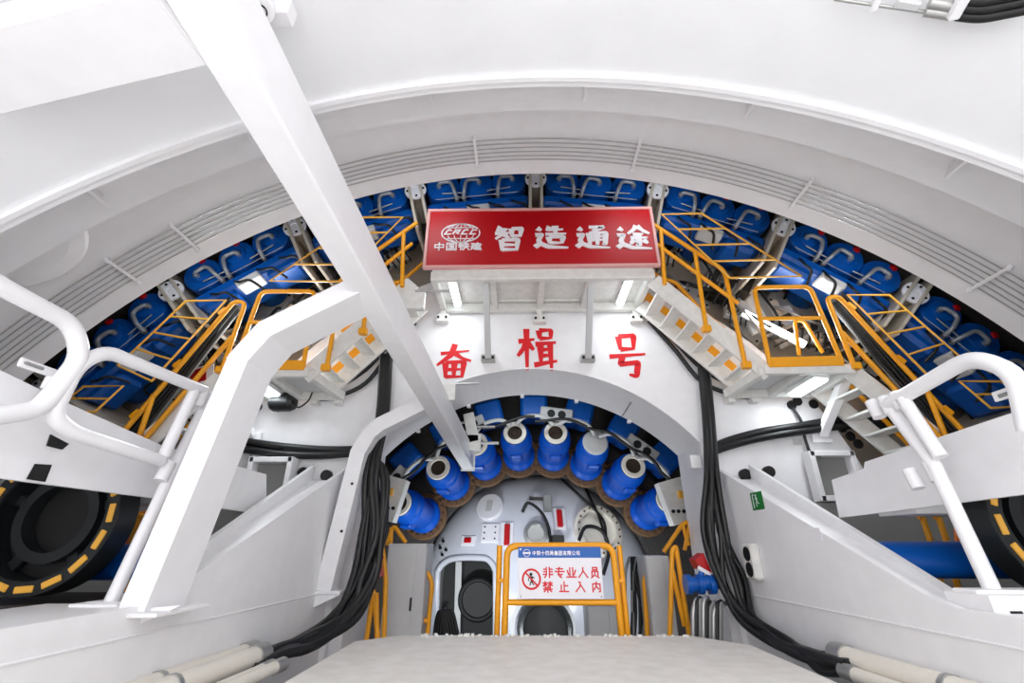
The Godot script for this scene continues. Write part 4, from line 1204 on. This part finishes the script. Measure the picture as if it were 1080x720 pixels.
	var sp := part(t, "port_plate", B.new().box(p0, Vector3(0.46, 0.46, 0.08), kb, 0.02), M.sign_white)
	for ix in 2:
		for iy in 3:
			part(sp, "port_hole", B.new().lathe(p0 + kb * Vector3(-0.14 + 0.28 * ix, -0.14 + 0.14 * iy, 0.04), n0, [[0.022, 0], [0.022, 0.01], [0, 0.01]], 10), M.black)
	for g in [[535, 564, 0.20, 0.5], [590, 547, 0.20, 0.44], [494, 570, 0.28, 0.12]]:
		p0 = on_dome(g[0], g[1]); n0 = dome_n(p0)
		kb = Basis(Vector3.UP.cross(n0).normalized(), n0.cross(Vector3.UP.cross(n0).normalized()), n0)
		var gp := part(t, "gauge_plate", B.new().box(p0, Vector3(g[2] + 0.12, g[3] + 0.12, 0.06), kb, 0.02), M.sign_white)
		part(gp, "red_gauge", B.new().box(p0 + n0 * 0.05, Vector3(g[2] * 0.7, g[3], 0.06), kb, 0.02), M.red)
	for g in [[468, 571], [465, 578], [471, 580], [467, 585]]:
		fit.call("stud", g[0], g[1], [[0.035, -0.02], [0.035, 0.05], [0, 0.05]], M.black, "", 10)
	fit.call("view_port", 565, 563, [[0.30, -0.05], [0.30, 0.10], [0.22, 0.12], [0.20, 0.04], [0, 0.04]], M.steel)
	var bf: Node3D = fit.call("bolted_flange", 630, 560, [[0.64, -0.2], [0.64, 0.10], [0.60, 0.12], [0.48, 0.12], [0.46, 0.02], [0, 0.02]], M.cream, "large bolted flange", 40)
	p0 = on_dome(630, 560); n0 = dome_n(p0)
	kb = Basis(Vector3.UP.cross(n0).normalized(), n0.cross(Vector3.UP.cross(n0).normalized()), n0)
	var bolts := B.new()
	for i in 20:
		var a := TAU * i / 20
		bolts.lathe(p0 + kb * Vector3(0.55 * cos(a), 0.55 * sin(a), 0.12), n0, [[0.025, 0], [0.025, 0.03], [0, 0.03]], 6)
	part(bf, "bolt_circle", bolts, M.rust).set_meta("kind", "stuff")
	# swing arm lamp bracket and cables on the dome
	t = thing("swing_arm", "dark steel arm bracket with cable at the crown of the dome", "arm", on_dome(575, 535))
	part(t, "arm", B.new().bar(on_dome(558, 526) + Vector3(0, 0, 0.2), on_dome(578, 527) + Vector3(0, 0, 0.2), 0.08, 0.08), M.dark_machine)
	part(t, "bracket", B.new().box(on_dome(577, 531) + Vector3(0, 0, 0.12), Vector3(0.2, 0.42, 0.16)), M.grey)
	part(t, "cable", B.new().tube(spline([on_dome(551, 540) + Vector3(0, 0, 0.1), on_dome(557, 531) + Vector3(0, 0, 0.25), on_dome(570, 540) + Vector3(0, 0, 0.25), on_dome(578, 556) + Vector3(0, 0, 0.2), on_dome(580, 572) + Vector3(0, 0, 0.2)], 5), 0.04, 6), M.rubber)
	part(t, "plug_box", B.new().box(on_dome(588, 568) + Vector3(0, 0, 0.1), Vector3(0.3, 0.16, 0.15)), M.rubber)
	for g in [[[590, 505], [612, 525], [634, 548], [637, 570]], [[612, 508], [622, 528], [630, 545], [637, 570]]]:
		var pts := []
		for x in g: pts.append(on_dome(x[0], x[1]) + Vector3(0, 0, 0.25))
		solo("dome_cable", B.new().tube(spline(pts, 5), 0.035, 6), M.rubber, "black cable running down over the dome to the bolted flange", "cable", "cables on the dome")
	solo("flange_hose", B.new().tube(spline([on_dome(609, 570) + Vector3(0, 0, 0.3), on_dome(616, 556) + Vector3(0, 0, 0.35), on_dome(632, 560) + Vector3(0, 0, 0.35), on_dome(640, 580) + Vector3(0, 0, 0.3), on_dome(634, 605) + Vector3(0, 0, 0.3)], 6), 0.045, 8), M.rubber, "thick black hose arching in front of the bolted flange", "hose")
	# screw conveyor end and cabinets under the sign
	var hz := P(574, 662, 11.0)
	t = thing("discharge_pipe", "thick black ribbed pipe end below the warning sign", "pipe", hz)
	part(t, "pipe", B.new().lathe(hz, Vector3(0, 0.1, 1), [[0.50, -1.2], [0.50, 0.3], [0.56, 0.3], [0.56, 0.4], [0.50, 0.4], [0.50, 0.6], [0.44, 0.62], [0.42, 0.3], [0, 0.3]], 32), M.drum)
	part(t, "collar", B.new().lathe(hz + Vector3(0, -0.02, 0.1), Vector3(0, 0.1, 1), [[0.62, -0.9], [0.72, -0.9], [0.72, -0.7], [0.62, -0.7], [0.62, -0.9]], 32), M.pale_grey)

func motor(lab: String, closed: bool, ln: float) -> Node3D:
	var t := thing("drive_motor", lab, "motor", Vector3.ZERO, "" if closed else "drive motors round the dome")
	part(t, "body", B.new().lathe(Vector3.ZERO, Vector3.BACK, [[0.40, 0], [0.40, 0.10], [0.32, 0.2], [0.31, ln * 0.45], [0.36, ln * 0.52], [0.37, ln * 0.70], [0.34, ln * 0.74], [0.34, ln * 0.85], [0.30, ln * 0.93], [0.27, ln - 0.05]], 28), M.blue_motor)
	if closed:
		part(t, "cap", B.new().lathe(Vector3(0, 0, ln - 0.06), Vector3.BACK, [[0.28, 0], [0.28, 0.05], [0.25, 0.07], [0.06, 0.09], [0, 0.09]], 28), M.pale_grey, "closed grey cap")
	else:
		part(t, "cap_ring", B.new().lathe(Vector3(0, 0, ln - 0.06), Vector3.BACK, [[0.25, 0], [0.262, 0.02], [0.262, 0.05], [0.25, 0.065], [0.175, 0.065], [0.165, 0.05], [0.165, -0.02]], 28), M.cream, "cream ring cap")
		part(t, "socket", B.new().lathe(Vector3(0, 0, ln - 0.06), Vector3.BACK, [[0.18, 0.02], [0.08, 0.0], [0.07, 0.02], [0, 0.02]], 20), M.hole, "brown socket")
	part(t, "base_flange", B.new().lathe(Vector3(0, 0, -0.1), Vector3.BACK, [[0.54, 0], [0.54, 0.10], [0.52, 0.12], [0.40, 0.12]], 28), M.rust, "rusty bolted flange")
	var bolts := B.new()
	for k in 18:
		var a := TAU * k / 18
		bolts.lathe(Vector3(0.47 * cos(a), 0.47 * sin(a), 0.02), Vector3.BACK, [[0.035, 0], [0.035, 0.05], [0, 0.05]], 6)
	part(t, "bolt_circle", bolts, M.rust).set_meta("kind", "stuff")
	part(t, "junction_box", B.new().box(Vector3(0.0, -0.36, ln * 0.62), Vector3(0.26, 0.14, 0.3), Basis(), 0.03), M.blue_motor)
	return t

# ---------------------------------------------------------------- yellow barrier with the sign, cabinets and side rails
func barrier_and_cabinets() -> void:
	var d := 6.6
	var Y: Material = M.yellow
	var t := thing("barrier", "yellow tube barrier carrying the no-entry sign at the walkway end", "barrier", Vector3(0.5, -0.4, -d))
	var L := func(x: float, y: float) -> Vector3: return P(x, y, d)
	rail_obj(t, "frame", [P(531, 700, d), L.call(535, 575.5), L.call(646, 575), P(659, 700, d)], 0.042, Y, 0.14)
	rail_obj(t, "mid_bar", [L.call(533, 635), L.call(652, 635)], 0.036, Y)
	rail_obj(t, "post", [P(523, 700, d + 0.06), P(527, 575, d + 0.06)], 0.036, Y)
	rail_obj(t, "post", [P(665, 700, d + 0.06), P(653, 575, d + 0.06)], 0.036, Y)
	for e in [[530, 612], [654, 612]]:
		part(t, "joint", B.new().box(P(e[0], e[1], d + 0.03), Vector3(0.12, 0.05, 0.04)), Y)
	# sign
	var ds := d - 0.05
	var a := P(546.5, 576.5, ds)
	var c := P(637, 631.5, ds)
	var mid := Vector3((a.x + c.x) / 2, (a.y + c.y) / 2, -ds)
	var w := c.x - a.x
	var h := a.y - c.y
	t = thing("warning_sign", "white sign with red lettering and blue header hung on yellow barrier", "sign", Vector3(mid.x, c.y, -ds))
	part(t, "board", B.new().box(mid, Vector3(w, h, 0.015), Basis(), 0.003), M.sign_white)
	var hh := h * 0.215
	part(t, "blue_header", B.new().box(Vector3(mid.x, a.y - hh / 2, -ds + 0.009), Vector3(w, hh, 0.006), Basis(), 0.001), M.sign_blue)
	var z := -ds + 0.008
	var up := Vector3(0, 0, 0.003)
	var row := func(txt: String, x0: float, x1: float, y0: float, y1: float, m: Material, wd: float, called: String, zz: float) -> void:
		var n := txt.length()
		var A := P(x0, y0, -zz)
		var Bp := P(x1, y1, -zz)
		var pitch := (Bp.x - A.x) / n
		for i in n:
			var b := B.new()
			glyph(b, txt[i], Vector3(A.x + pitch * (i + 0.05), A.y, zz), Vector3(pitch * 0.9, 0, 0), Vector3(0, Bp.y - A.y, 0), up, wd)
			part(t, called, b, m)
	row.call("非专业人员", 571.5, 634, 597.5, 609.5, M.letter_red, 12.0, "red_character", z)
	var lower := ["禁", "止", "入", "内"]
	for i in 4:
		var x0 := 572.0 + i * 17.1
		var A := P(x0, 612.5, -z)
		var Bp := P(x0 + 11.5, 624.5, -z)
		var b := B.new()
		glyph(b, lower[i], Vector3(A.x, A.y, z), Vector3(Bp.x - A.x, 0, 0), Vector3(0, Bp.y - A.y, 0), up, 12.0)
		part(t, "red_character", b, M.letter_red)
	row.call("中铁十四局集团有限公司", 561, 612, 580.5, 585.5, M.letter_white, 13.0, "white_character", -ds + 0.012)
	# header logo: a small globe with a bar
	var lc := P(555.5, 583, ds - 0.013)
	var lg := B.new().lathe(lc, Vector3.BACK, [[0.040, 0], [0.046, 0], [0.046, 0.003], [0.040, 0.003], [0.040, 0]], 20)
	lg.box(lc + Vector3(0, 0, 0.002), Vector3(0.10, 0.022, 0.003), Basis(), 0.001)
	part(t, "header_emblem", lg, M.letter_white)
	# no-entry symbol
	var nc := P(560.5, 610.5, ds - 0.009)
	part(t, "symbol_ring", B.new().lathe(nc, Vector3.BACK, [[0.098, 0], [0.122, 0], [0.122, 0.003], [0.098, 0.003], [0.098, 0]], 36), M.letter_red)
	var man := B.new()
	man.lathe(nc + Vector3(-0.005, 0.055, 0), Vector3.BACK, [[0.02, 0], [0.02, 0.002], [0, 0.002]], 14)
	for q in [[0, 32, 2, -15, 30], [0, -15, -22, -70, 15], [2, -15, 26, -68, 15], [-6, 30, -40, 4, 12], [6, 30, 40, 10, 12], [-40, 4, -34, -22, 10]]:
		stroke(man, [Vector2(q[0], q[1]), Vector2(q[2], q[3])], [q[4], q[4]], nc, Vector3(0.1, 0, 0), Vector3(0, 0.1, 0), Vector3(0, 0, 0.002))
	part(t, "symbol_figure", man, M.black)
	part(t, "symbol_slash", B.new().box(nc + Vector3(0, 0, 0.003), Vector3(0.21, 0.02, 0.003), Basis(Vector3.BACK, -0.78), 0.001), M.letter_red)
	for e in [[549, 579], [634.5, 579], [549, 629], [634.5, 629]]:
		part(t, "sign_screw", B.new().lathe(P(e[0], e[1], ds - 0.014), Vector3.BACK, [[0.012, 0], [0.012, 0.004], [0, 0.004]], 8), M.steel)
	# cabinets either side
	for g in [[403, 446, 573, 8.0, "tall grey steel cabinet beside the doorway of the dome"], [686, 712, 586, 8.0, "tall grey steel cabinet beside the blue valve and yellow rails"], [619, 650, 640, 9.0, "pale grey cabinet behind the barrier under the sign"]]:
		var lft := P(g[0], 640, g[3])
		var rgt := P(g[1], 640, g[3])
		var top := P(g[0], g[2], g[3])
		var bx := thing("cabinet", g[4], "cabinet", Vector3((lft.x + rgt.x) / 2, -2.0, -g[3] - 0.3))
		var cw := rgt.x - lft.x
		var ch := top.y + 2.0
		part(bx, "body", B.new().box(Vector3((lft.x + rgt.x) / 2, top.y - ch / 2, -g[3] - 0.3), Vector3(cw, ch, 0.6), Basis(), 0.012), M.pale_grey)
		var dp := part(bx, "door", B.new().box(Vector3((lft.x + rgt.x) / 2 - cw * 0.12, top.y - ch / 2, -g[3] + 0.012), Vector3(cw * 0.70, ch - 0.06, 0.02), Basis(), 0.006), M.pale_grey)
		part(dp, "handle", B.new().box(Vector3(rgt.x - cw * 0.3, top.y - 0.85, -g[3] + 0.03), Vector3(0.03, 0.18, 0.03)), M.black)
	# yellow rails beside the cabinets
	var rails := [
		["bent yellow rail between cables and tall cabinet", [[[404, 700], [407, 610], [403, 575]], [[383, 700], [394, 620], [400, 690]], [[398, 690], [397, 625]]], 7.5],
		["small yellow braced rail above the tall cabinet", [[[408, 575], [415, 553], [428, 572]], [[413, 556], [412, 575]]], 8.4],
		["pair of bent yellow rails between cabinet and dome doorway", [[[438, 690], [443, 622], [445, 612], [436, 690]], [[449, 690], [456, 612], [445, 596]], [[440, 650], [452, 656]]], 8.2],
		["yellow rail loop standing in front of the blue valve", [[[706, 690], [709, 580], [713, 576], [730, 690]], [[709, 600], [722, 660]]], 7.4],
		["small yellow braced rail above the grey cabinet by the cables", [[[700, 582], [720, 552], [728, 550]], [[720, 552], [726, 575]], [[728, 550], [722, 580]]], 8.4],
		["bent yellow rail between barrier and grey cabinet", [[[684, 690], [679, 610], [686, 600]], [[686, 690], [694, 640], [684, 655]]], 8.2],
	]
	for g in rails:
		var o := thing("safety_rail", g[0], "railing", P(g[1][0][0][0], g[1][0][0][1], g[2]))
		for line in g[1]:
			var pts := []
			for p in line: pts.append(P(p[0], p[1], g[2]))
			rail_obj(o, "rail", pts, 0.036, M.yellow, 0.1)
	# pumps, red plates and valves between cabinets and cables
	t = thing("red_bin", "red sloping box half hidden behind the cables beside tall cabinet", "box", P(388, 610, 7.0))
	part(t, "body", B.new().plate([P(382, 605, 7.0), P(396, 582, 7.0), P(400, 608, 7.0), P(388, 612, 7.0)], Vector3(0, 0, -0.25)), M.red)
	part(t, "lid", B.new().bar(P(382, 604, 6.97), P(396, 581, 6.97), 0.3, 0.03, Vector3.BACK), M.red)
	t = thing("red_box", "red sloping box beside the cables near the green exit sticker", "box", P(742, 597, 6.95))
	part(t, "body", B.new().plate([P(733, 590, 6.95), P(742, 583, 6.95), P(751, 604, 6.95), P(738, 600, 6.95)], Vector3(0, 0, -0.25)), M.red)
	part(t, "stripe", B.new().bar(P(736, 598, 6.92), P(750, 606, 6.92), 0.05, 0.02, Vector3.BACK), M.sign_white)
	t = thing("blue_valve", "blue valve pump with flanges behind the yellow rail loop", "valve", P(738, 620, 6.95))
	for x in [726, 738, 750]:
		part(t, "flange", B.new().lathe(P(x, 616, 6.95), Vector3.RIGHT, [[0, -0.04], [0.12, -0.04], [0.12, 0.04], [0, 0.04]], 16), M.blue)
	part(t, "barrel", B.new().tube([P(724, 617, 6.95), P(757, 613, 6.95)], 0.09, 12), M.blue)
	part(t, "stem", B.new().tube([P(738, 614, 6.95), P(740, 603, 6.95)], 0.04, 8), M.blue)
	for i in 9:
		var x := 731.0 + i * 3.6
		var pts := fillet([P(x, 690, 6.8), P(x, 640 + rng.randf_range(-8, 8), 6.8), P(x + 4, 632 + rng.randf_range(-5, 5), 6.85), P(x + 6, 636, 7.0)], 0.08, 4)
		solo("small_pipe", B.new().tube(pts, 0.03, 6), [M.steel, M.rubber, M.grey][i % 3], ["thin bright steel", "thin black rubber", "thin grey"][i % 3] + " pipe rising below the blue valve", "pipe", "pipes below the blue valve")
	for i in 8:
		var x := 662.0 + i * 2.6
		solo("hanging_cable", B.new().tube(spline([P(x, 690, 8.6), P(x + rng.randf_range(-4, 4), 645, 8.6), P(x + rng.randf_range(-3, 3), 605, 8.6), P(x + 2, 588, 8.9)], 4), 0.03, 6), M.rubber if i % 3 else M.grey, "dark cable hanging between the barrier and grey cabinet" if i % 3 else "grey cable hanging between the barrier and grey cabinet", "cable", "dark cables right of the barrier" if i % 3 else "grey cables right of the barrier")
	for i in 5:
		var x := 457.0 + i * 3
		solo("coiled_hose", B.new().tube(spline([P(x, 690, 9.0), P(x + 3, 655 - i, 9.0), P(x + 8, 645, 9.0), P(x + 14, 670, 9.0)], 5), 0.035, 6), M.rubber, "black coiled hose on floor at the dome doorway", "hose", "coiled hoses at the doorway")
	for s in [1, -1]:
		var eb := P(714, 528, 9.4) if s > 0 else P(410, 525, 9.4)
		t = thing("end_box", "white terminal box with gauges beside lowest cream motor cap " + ("near the exit sticker" if s > 0 else "near tall cabinet"), "box", eb)
		part(t, "body", B.new().box(eb, Vector3(0.55, 0.8, 0.3), Basis(Vector3.BACK, 0.25 * s)), M.white_worn)
		part(t, "cap", B.new().box(eb + Vector3(0.05, 0.1, 0.18), Vector3(0.14, 0.14, 0.08)), M.pale_yellow)
		for k in 4:
			part(t, "knob", B.new().lathe(eb + Vector3(-0.15 + 0.1 * k, -0.2, 0.15), Vector3.BACK, [[0.035, 0], [0.035, 0.03], [0, 0.03]], 8), M.black)

# ---------------------------------------------------------------- black cables and white pipes beside the walkway
func cables() -> void:
	for s in [1, -1]:
		var where := "beside the wall with green exit sticker" if s > 0 else "beside the smaller support frame"
		for k in 11:
			var j := func() -> float: return rng.randf_range(-0.06, 0.06)
			var f := k / 10.0
			var pts := []
			if s > 0:
				pts = [P(742 + f * 16, 500, 6.95), P(745 + f * 22, 560, 6.9), P(757 + f * 26, 610, 6.8), P(781 + f * 16, 650, 6.55), P(822 + f * 6, 678, 5.9 - f * 0.2), P(866, 692 + f * 10, 5.2), P(898 + 4 * f, 700 + f * 14, 4.75)]
			else:
				pts = [P(390 + f * 15, 500, 6.95), P(384 + f * 22, 560, 6.9), P(374 + f * 22, 610, 6.8), P(356 + f * 20, 650, 6.55), P(318 + f * 14, 676, 5.9), P(286 + f * 10, 688 + f * 8, 5.3), P(262 + f * 14, 694 + f * 16, 4.9)]
			for i in pts.size(): pts[i] += Vector3(j.call(), j.call() * 0.7, j.call())
			if k < 8:      # down from the stairs
				pts.push_front(P(743 + k * 1.2, 440, 7.10) if s > 0 else P(399 + k * 1.2, 440, 7.12))
				pts.push_front(P(737 + k * 1.2, 376, 7.2) if s > 0 else P(403 + k * 1.2, 374, 7.2))
			else:          # in from the bulkhead cables
				pts.push_front(P(744 + k, 466 + k, 7.08) if s > 0 else P(394 - k, 470 + k, 7.08))
				pts.push_front(P(800, 456 + (k - 8) * 3, 7.15) if s > 0 else P(340, 474 + (k - 8) * 3, 7.15))
				pts.push_front(P(850, 448 + (k - 8) * 3, 7.15) if s > 0 else P(300, 471 + (k - 8) * 3, 7.15))
			solo("power_cable", B.new().tube(spline(pts, 6), rng.randf_range(0.032, 0.052), 8), M.rubber, "thick black cable hanging in a bundle " + where, "cable", "black cable bundle " + where)
		for k in 2:
			var pts := []
			if s > 0: pts = [P(748, 480, 7.05), P(760, 468 + k * 5, 7.12), P(800, 456 + k * 6, 7.15), P(850, 448 + k * 6, 7.15), P(905, 440 + k * 8, 7.15), P(960, 445 + k * 8, 7.15)]
			else: pts = [P(378, 474 + k * 3, 7.12), P(340, 474 + k * 6, 7.15), P(300, 471 + k * 8, 7.15), P(262, 466 + k * 8, 7.15), P(215, 460 + k * 8, 7.15)]
			solo("bulkhead_cable", B.new().tube(spline(pts, 6), 0.06, 8), M.rubber, "thick black cable sagging across the white bulkhead " + where, "cable", "bulkhead cables " + where)
		for k in 2:
			var pts := [P(640 + 0, 300, 7.15), P(684, 334 + k * 4, 7.2), P(712, 360 + k * 9, 7.2), P(740, 388 + k * 14, 7.2), P(776, 408 + k * 9, 7.2), P(800, 410 + k * 8, 7.2)]
			pts.pop_front()
			pts = mirs(pts, s)
			solo("stair_cable", B.new().tube(spline(pts, 6), 0.038, 8), M.rubber, "black cable draped under the white stair flight " + where, "cable", "stair cables " + where)
		# white pipes on the floor
		var ends := [[885, 690, 5.0, 0.10], [905, 684, 5.15, 0.07], [893, 708, 4.75, 0.065], [896, 686, 5.4, 0.05]] if s > 0 else [[275, 690, 5.1, 0.10], [265, 686, 5.25, 0.09], [252, 688, 5.3, 0.06], [296, 701, 4.9, 0.06], [284, 702, 4.95, 0.05]]
		for g in ends:
			var a := P(g[0], g[1], g[2])
			var b := Vector3(a.x + 0.05 * s, a.y + 0.08, -0.5)
			var t := thing("floor_pipe", "white floor pipe with steel coupling " + where, "pipe", a, "white floor pipes " + where)
			part(t, "pipe", B.new().tube([a, b], g[3] * 0.85, 14), M.cream)
			part(t, "coupling", B.new().tube([a.lerp(b, -0.01), a.lerp(b, 0.03)], g[3] * 0.98, 14), M.steel)
			part(t, "collar", B.new().tube([a.lerp(b, 0.26), a.lerp(b, 0.27)], g[3] * 0.95, 12), M.steel)
		var rk := thing("pipe_rack", "steel rack under the white floor pipes " + where, "rack", Vector3(2.75 * s, -2.0, -3))
		for zz in [-4.6, -2.9, -1.2]:
			part(rk, "bearer", B.new().box(Vector3(2.75 if s > 0 else -2.28, -0.28, zz), Vector3(0.44 if s > 0 else 0.76, 0.08, 0.1)), M.grey)
			part(rk, "leg", B.new().box(Vector3(2.75 if s > 0 else -2.28, -1.15, zz), Vector3(0.08, 1.7, 0.08)), M.grey)

# ---------------------------------------------------------------- small things
func small_things() -> void:
	# stickers and the socket box on the right wall
	var X := 2.995
	var t := thing("exit_sticker", "green running-figure exit sticker on the right side wall", "sticker", PX(799, 528, X))
	var c := PX(798.5, 528, X)
	part(t, "sheet", B.new().box(c, Vector3(0.006, 0.21, 0.30), Basis(), 0.001), M.green)
	var fg := B.new().lathe(c + Vector3(-0.003, 0.065, -0.01), Vector3.LEFT, [[0.016, 0], [0.016, 0.003], [0, 0.003]], 12)
	for q in [[12, 44, 2, -4, 20], [2, -4, 26, -34, 10], [26, -34, 14, -62, 9], [2, -4, -22, -28, 10], [-22, -28, -44, -30, 9], [10, 36, 36, 22, 8], [8, 36, -16, 16, 8], [86, 74, 86, -74, 14], [50, 70, 92, 70, 10]]:
		stroke(fg, [Vector2(q[0], q[1]), Vector2(q[2], q[3])], [q[4], q[4]], c + Vector3(-0.003, 0, 0), Vector3(0, 0, -0.11), Vector3(0, 0.11, 0), Vector3(-0.002, 0, 0))
	part(t, "figure", fg, M.sign_white)
	c = PX(862, 563, X)
	solo("paper_label", B.new().box(c, Vector3(0.005, 0.12, 0.12), Basis(), 0.001), M.sign_white, "small white paper label on the wall below exit sticker", "label")
	c = PX(797, 592, X)
	t = thing("socket_box", "white socket box with two black round outlets below the exit sticker", "socket", c)
	part(t, "body", B.new().box(c + Vector3(-0.04, 0, 0), Vector3(0.12, 0.42, 0.30), Basis(), 0.03), M.white_worn)
	for e in [0.09, -0.09]:
		part(t, "outlet", B.new().lathe(c + Vector3(-0.09, e, 0.02), Vector3.LEFT, [[0.085, -0.03], [0.085, 0.02], [0.08, 0.025], [0, 0.025]], 18), M.black)
	# framed grey boxes on the bulkhead above the side walls
	for s in [1, -1]:
		var c0 := P(880, 502, 7.1) if s > 0 else P(284, 508, 7.1)
		t = thing("recessed_box", "white framed box with grey recessed panel on the bulkhead " + ("above the exit sticker wall" if s > 0 else "behind large support frame"), "box", c0)
		var k := Basis(Vector3.BACK, 0.0)
		var fr := B.new()
		for e in [-1.0, 1.0]:
			fr.box(c0 + Vector3(0.30 * e, 0, 0), Vector3(0.08, 0.72, 0.2), k)
			fr.box(c0 + Vector3(0, 0.32 * e, 0), Vector3(0.66, 0.08, 0.2), k)
		part(t, "frame", fr, M.white)
		part(t, "panel", B.new().box(c0 + Vector3(0, 0, -0.08), Vector3(0.58, 0.60, 0.04)), M.grey)
	solo("thin_cord", B.new().tube(spline([P(836, 430, 7.25), P(845, 444, 7.2), P(849, 462, 7.2), P(858, 490, 7.2)], 6), 0.022, 6), M.rubber, "thin black cord hanging down the bulkhead beside the landing strut", "cord")
	solo("paper_label", B.new().box(P(841, 466, 7.295), Vector3(0.14, 0.09, 0.006), Basis(), 0.001), M.pale_grey, "small grey label on bulkhead between the sagging cables", "label")
	solo("terminal_box", B.new().box(P(733, 487, 7.24), Vector3(0.16, 0.2, 0.1)), M.white, "small white terminal box at the arch edge beside the hanging cables", "box")
	# hose clamps and black hoses at the top right of the ceiling
	var RR := 6.10
	t = thing("hose_clamp", "white clamp rail with small steel valve block on the ceiling", "clamp", PR(985, 8, RR))
	part(t, "rail", B.new().tube([PR(880, -1, RR), PR(1012, 18, RR)], 0.012, 6), M.steel)
	part(t, "clamp_bar", B.new().bar(PR(928, -8, RR - 0.02), PR(921, 12, RR - 0.02), 0.04, 0.03), M.white)
	part(t, "clamp_bar", B.new().bar(PR(1020, -8, RR - 0.05), PR(1004, 20, RR - 0.05), 0.06, 0.05), M.white)
	part(t, "fitting", B.new().tube([PR(976, 12, RR - 0.02), PR(1003, 16, RR - 0.02)], 0.03, 8), M.steel)
	part(t, "fitting", B.new().tube([PR(980, 3, RR - 0.02), PR(1005, 7, RR - 0.02)], 0.03, 8), M.steel)
	part(t, "block", B.new().bar(PR(945, 3, RR - 0.02), PR(970, 7, RR - 0.02), 0.05, 0.04), M.pale_grey)
	for k in 3:
		var y0 := 0.0 + k * 8.5
		solo("ceiling_hose", B.new().tube(spline([PR(1010, y0 - 1, RR - 0.02), PR(1035, y0 + 1, RR - 0.03), PR(1060, y0 - 3, RR - 0.03), PR(1095, y0 - 10, RR - 0.03)], 5), 0.032, 8), M.rubber, "short black hose leaving the clamp rail on the ceiling", "hose", "black hoses on the ceiling")
	# loudspeaker-like dark box under the left landing
	var sc := P(300, 424, 7.0)
	t = thing("junction_box", "small dark cable junction box under the stair landing behind large support frame", "box", sc)
	part(t, "body", B.new().lathe(sc + Vector3(-0.2, 0, 0), Vector3.RIGHT, [[0, 0], [0.13, 0.0], [0.15, 0.04], [0.15, 0.3], [0.12, 0.36], [0, 0.36]], 14), M.rubber)
	part(t, "cord", B.new().tube(spline([sc + Vector3(0.1, 0.1, 0), sc + Vector3(0.25, -0.1, 0.05), sc + Vector3(0.4, 0.0, 0.05), sc + Vector3(0.42, 0.16, 0)], 5), 0.012, 6), M.rubber)
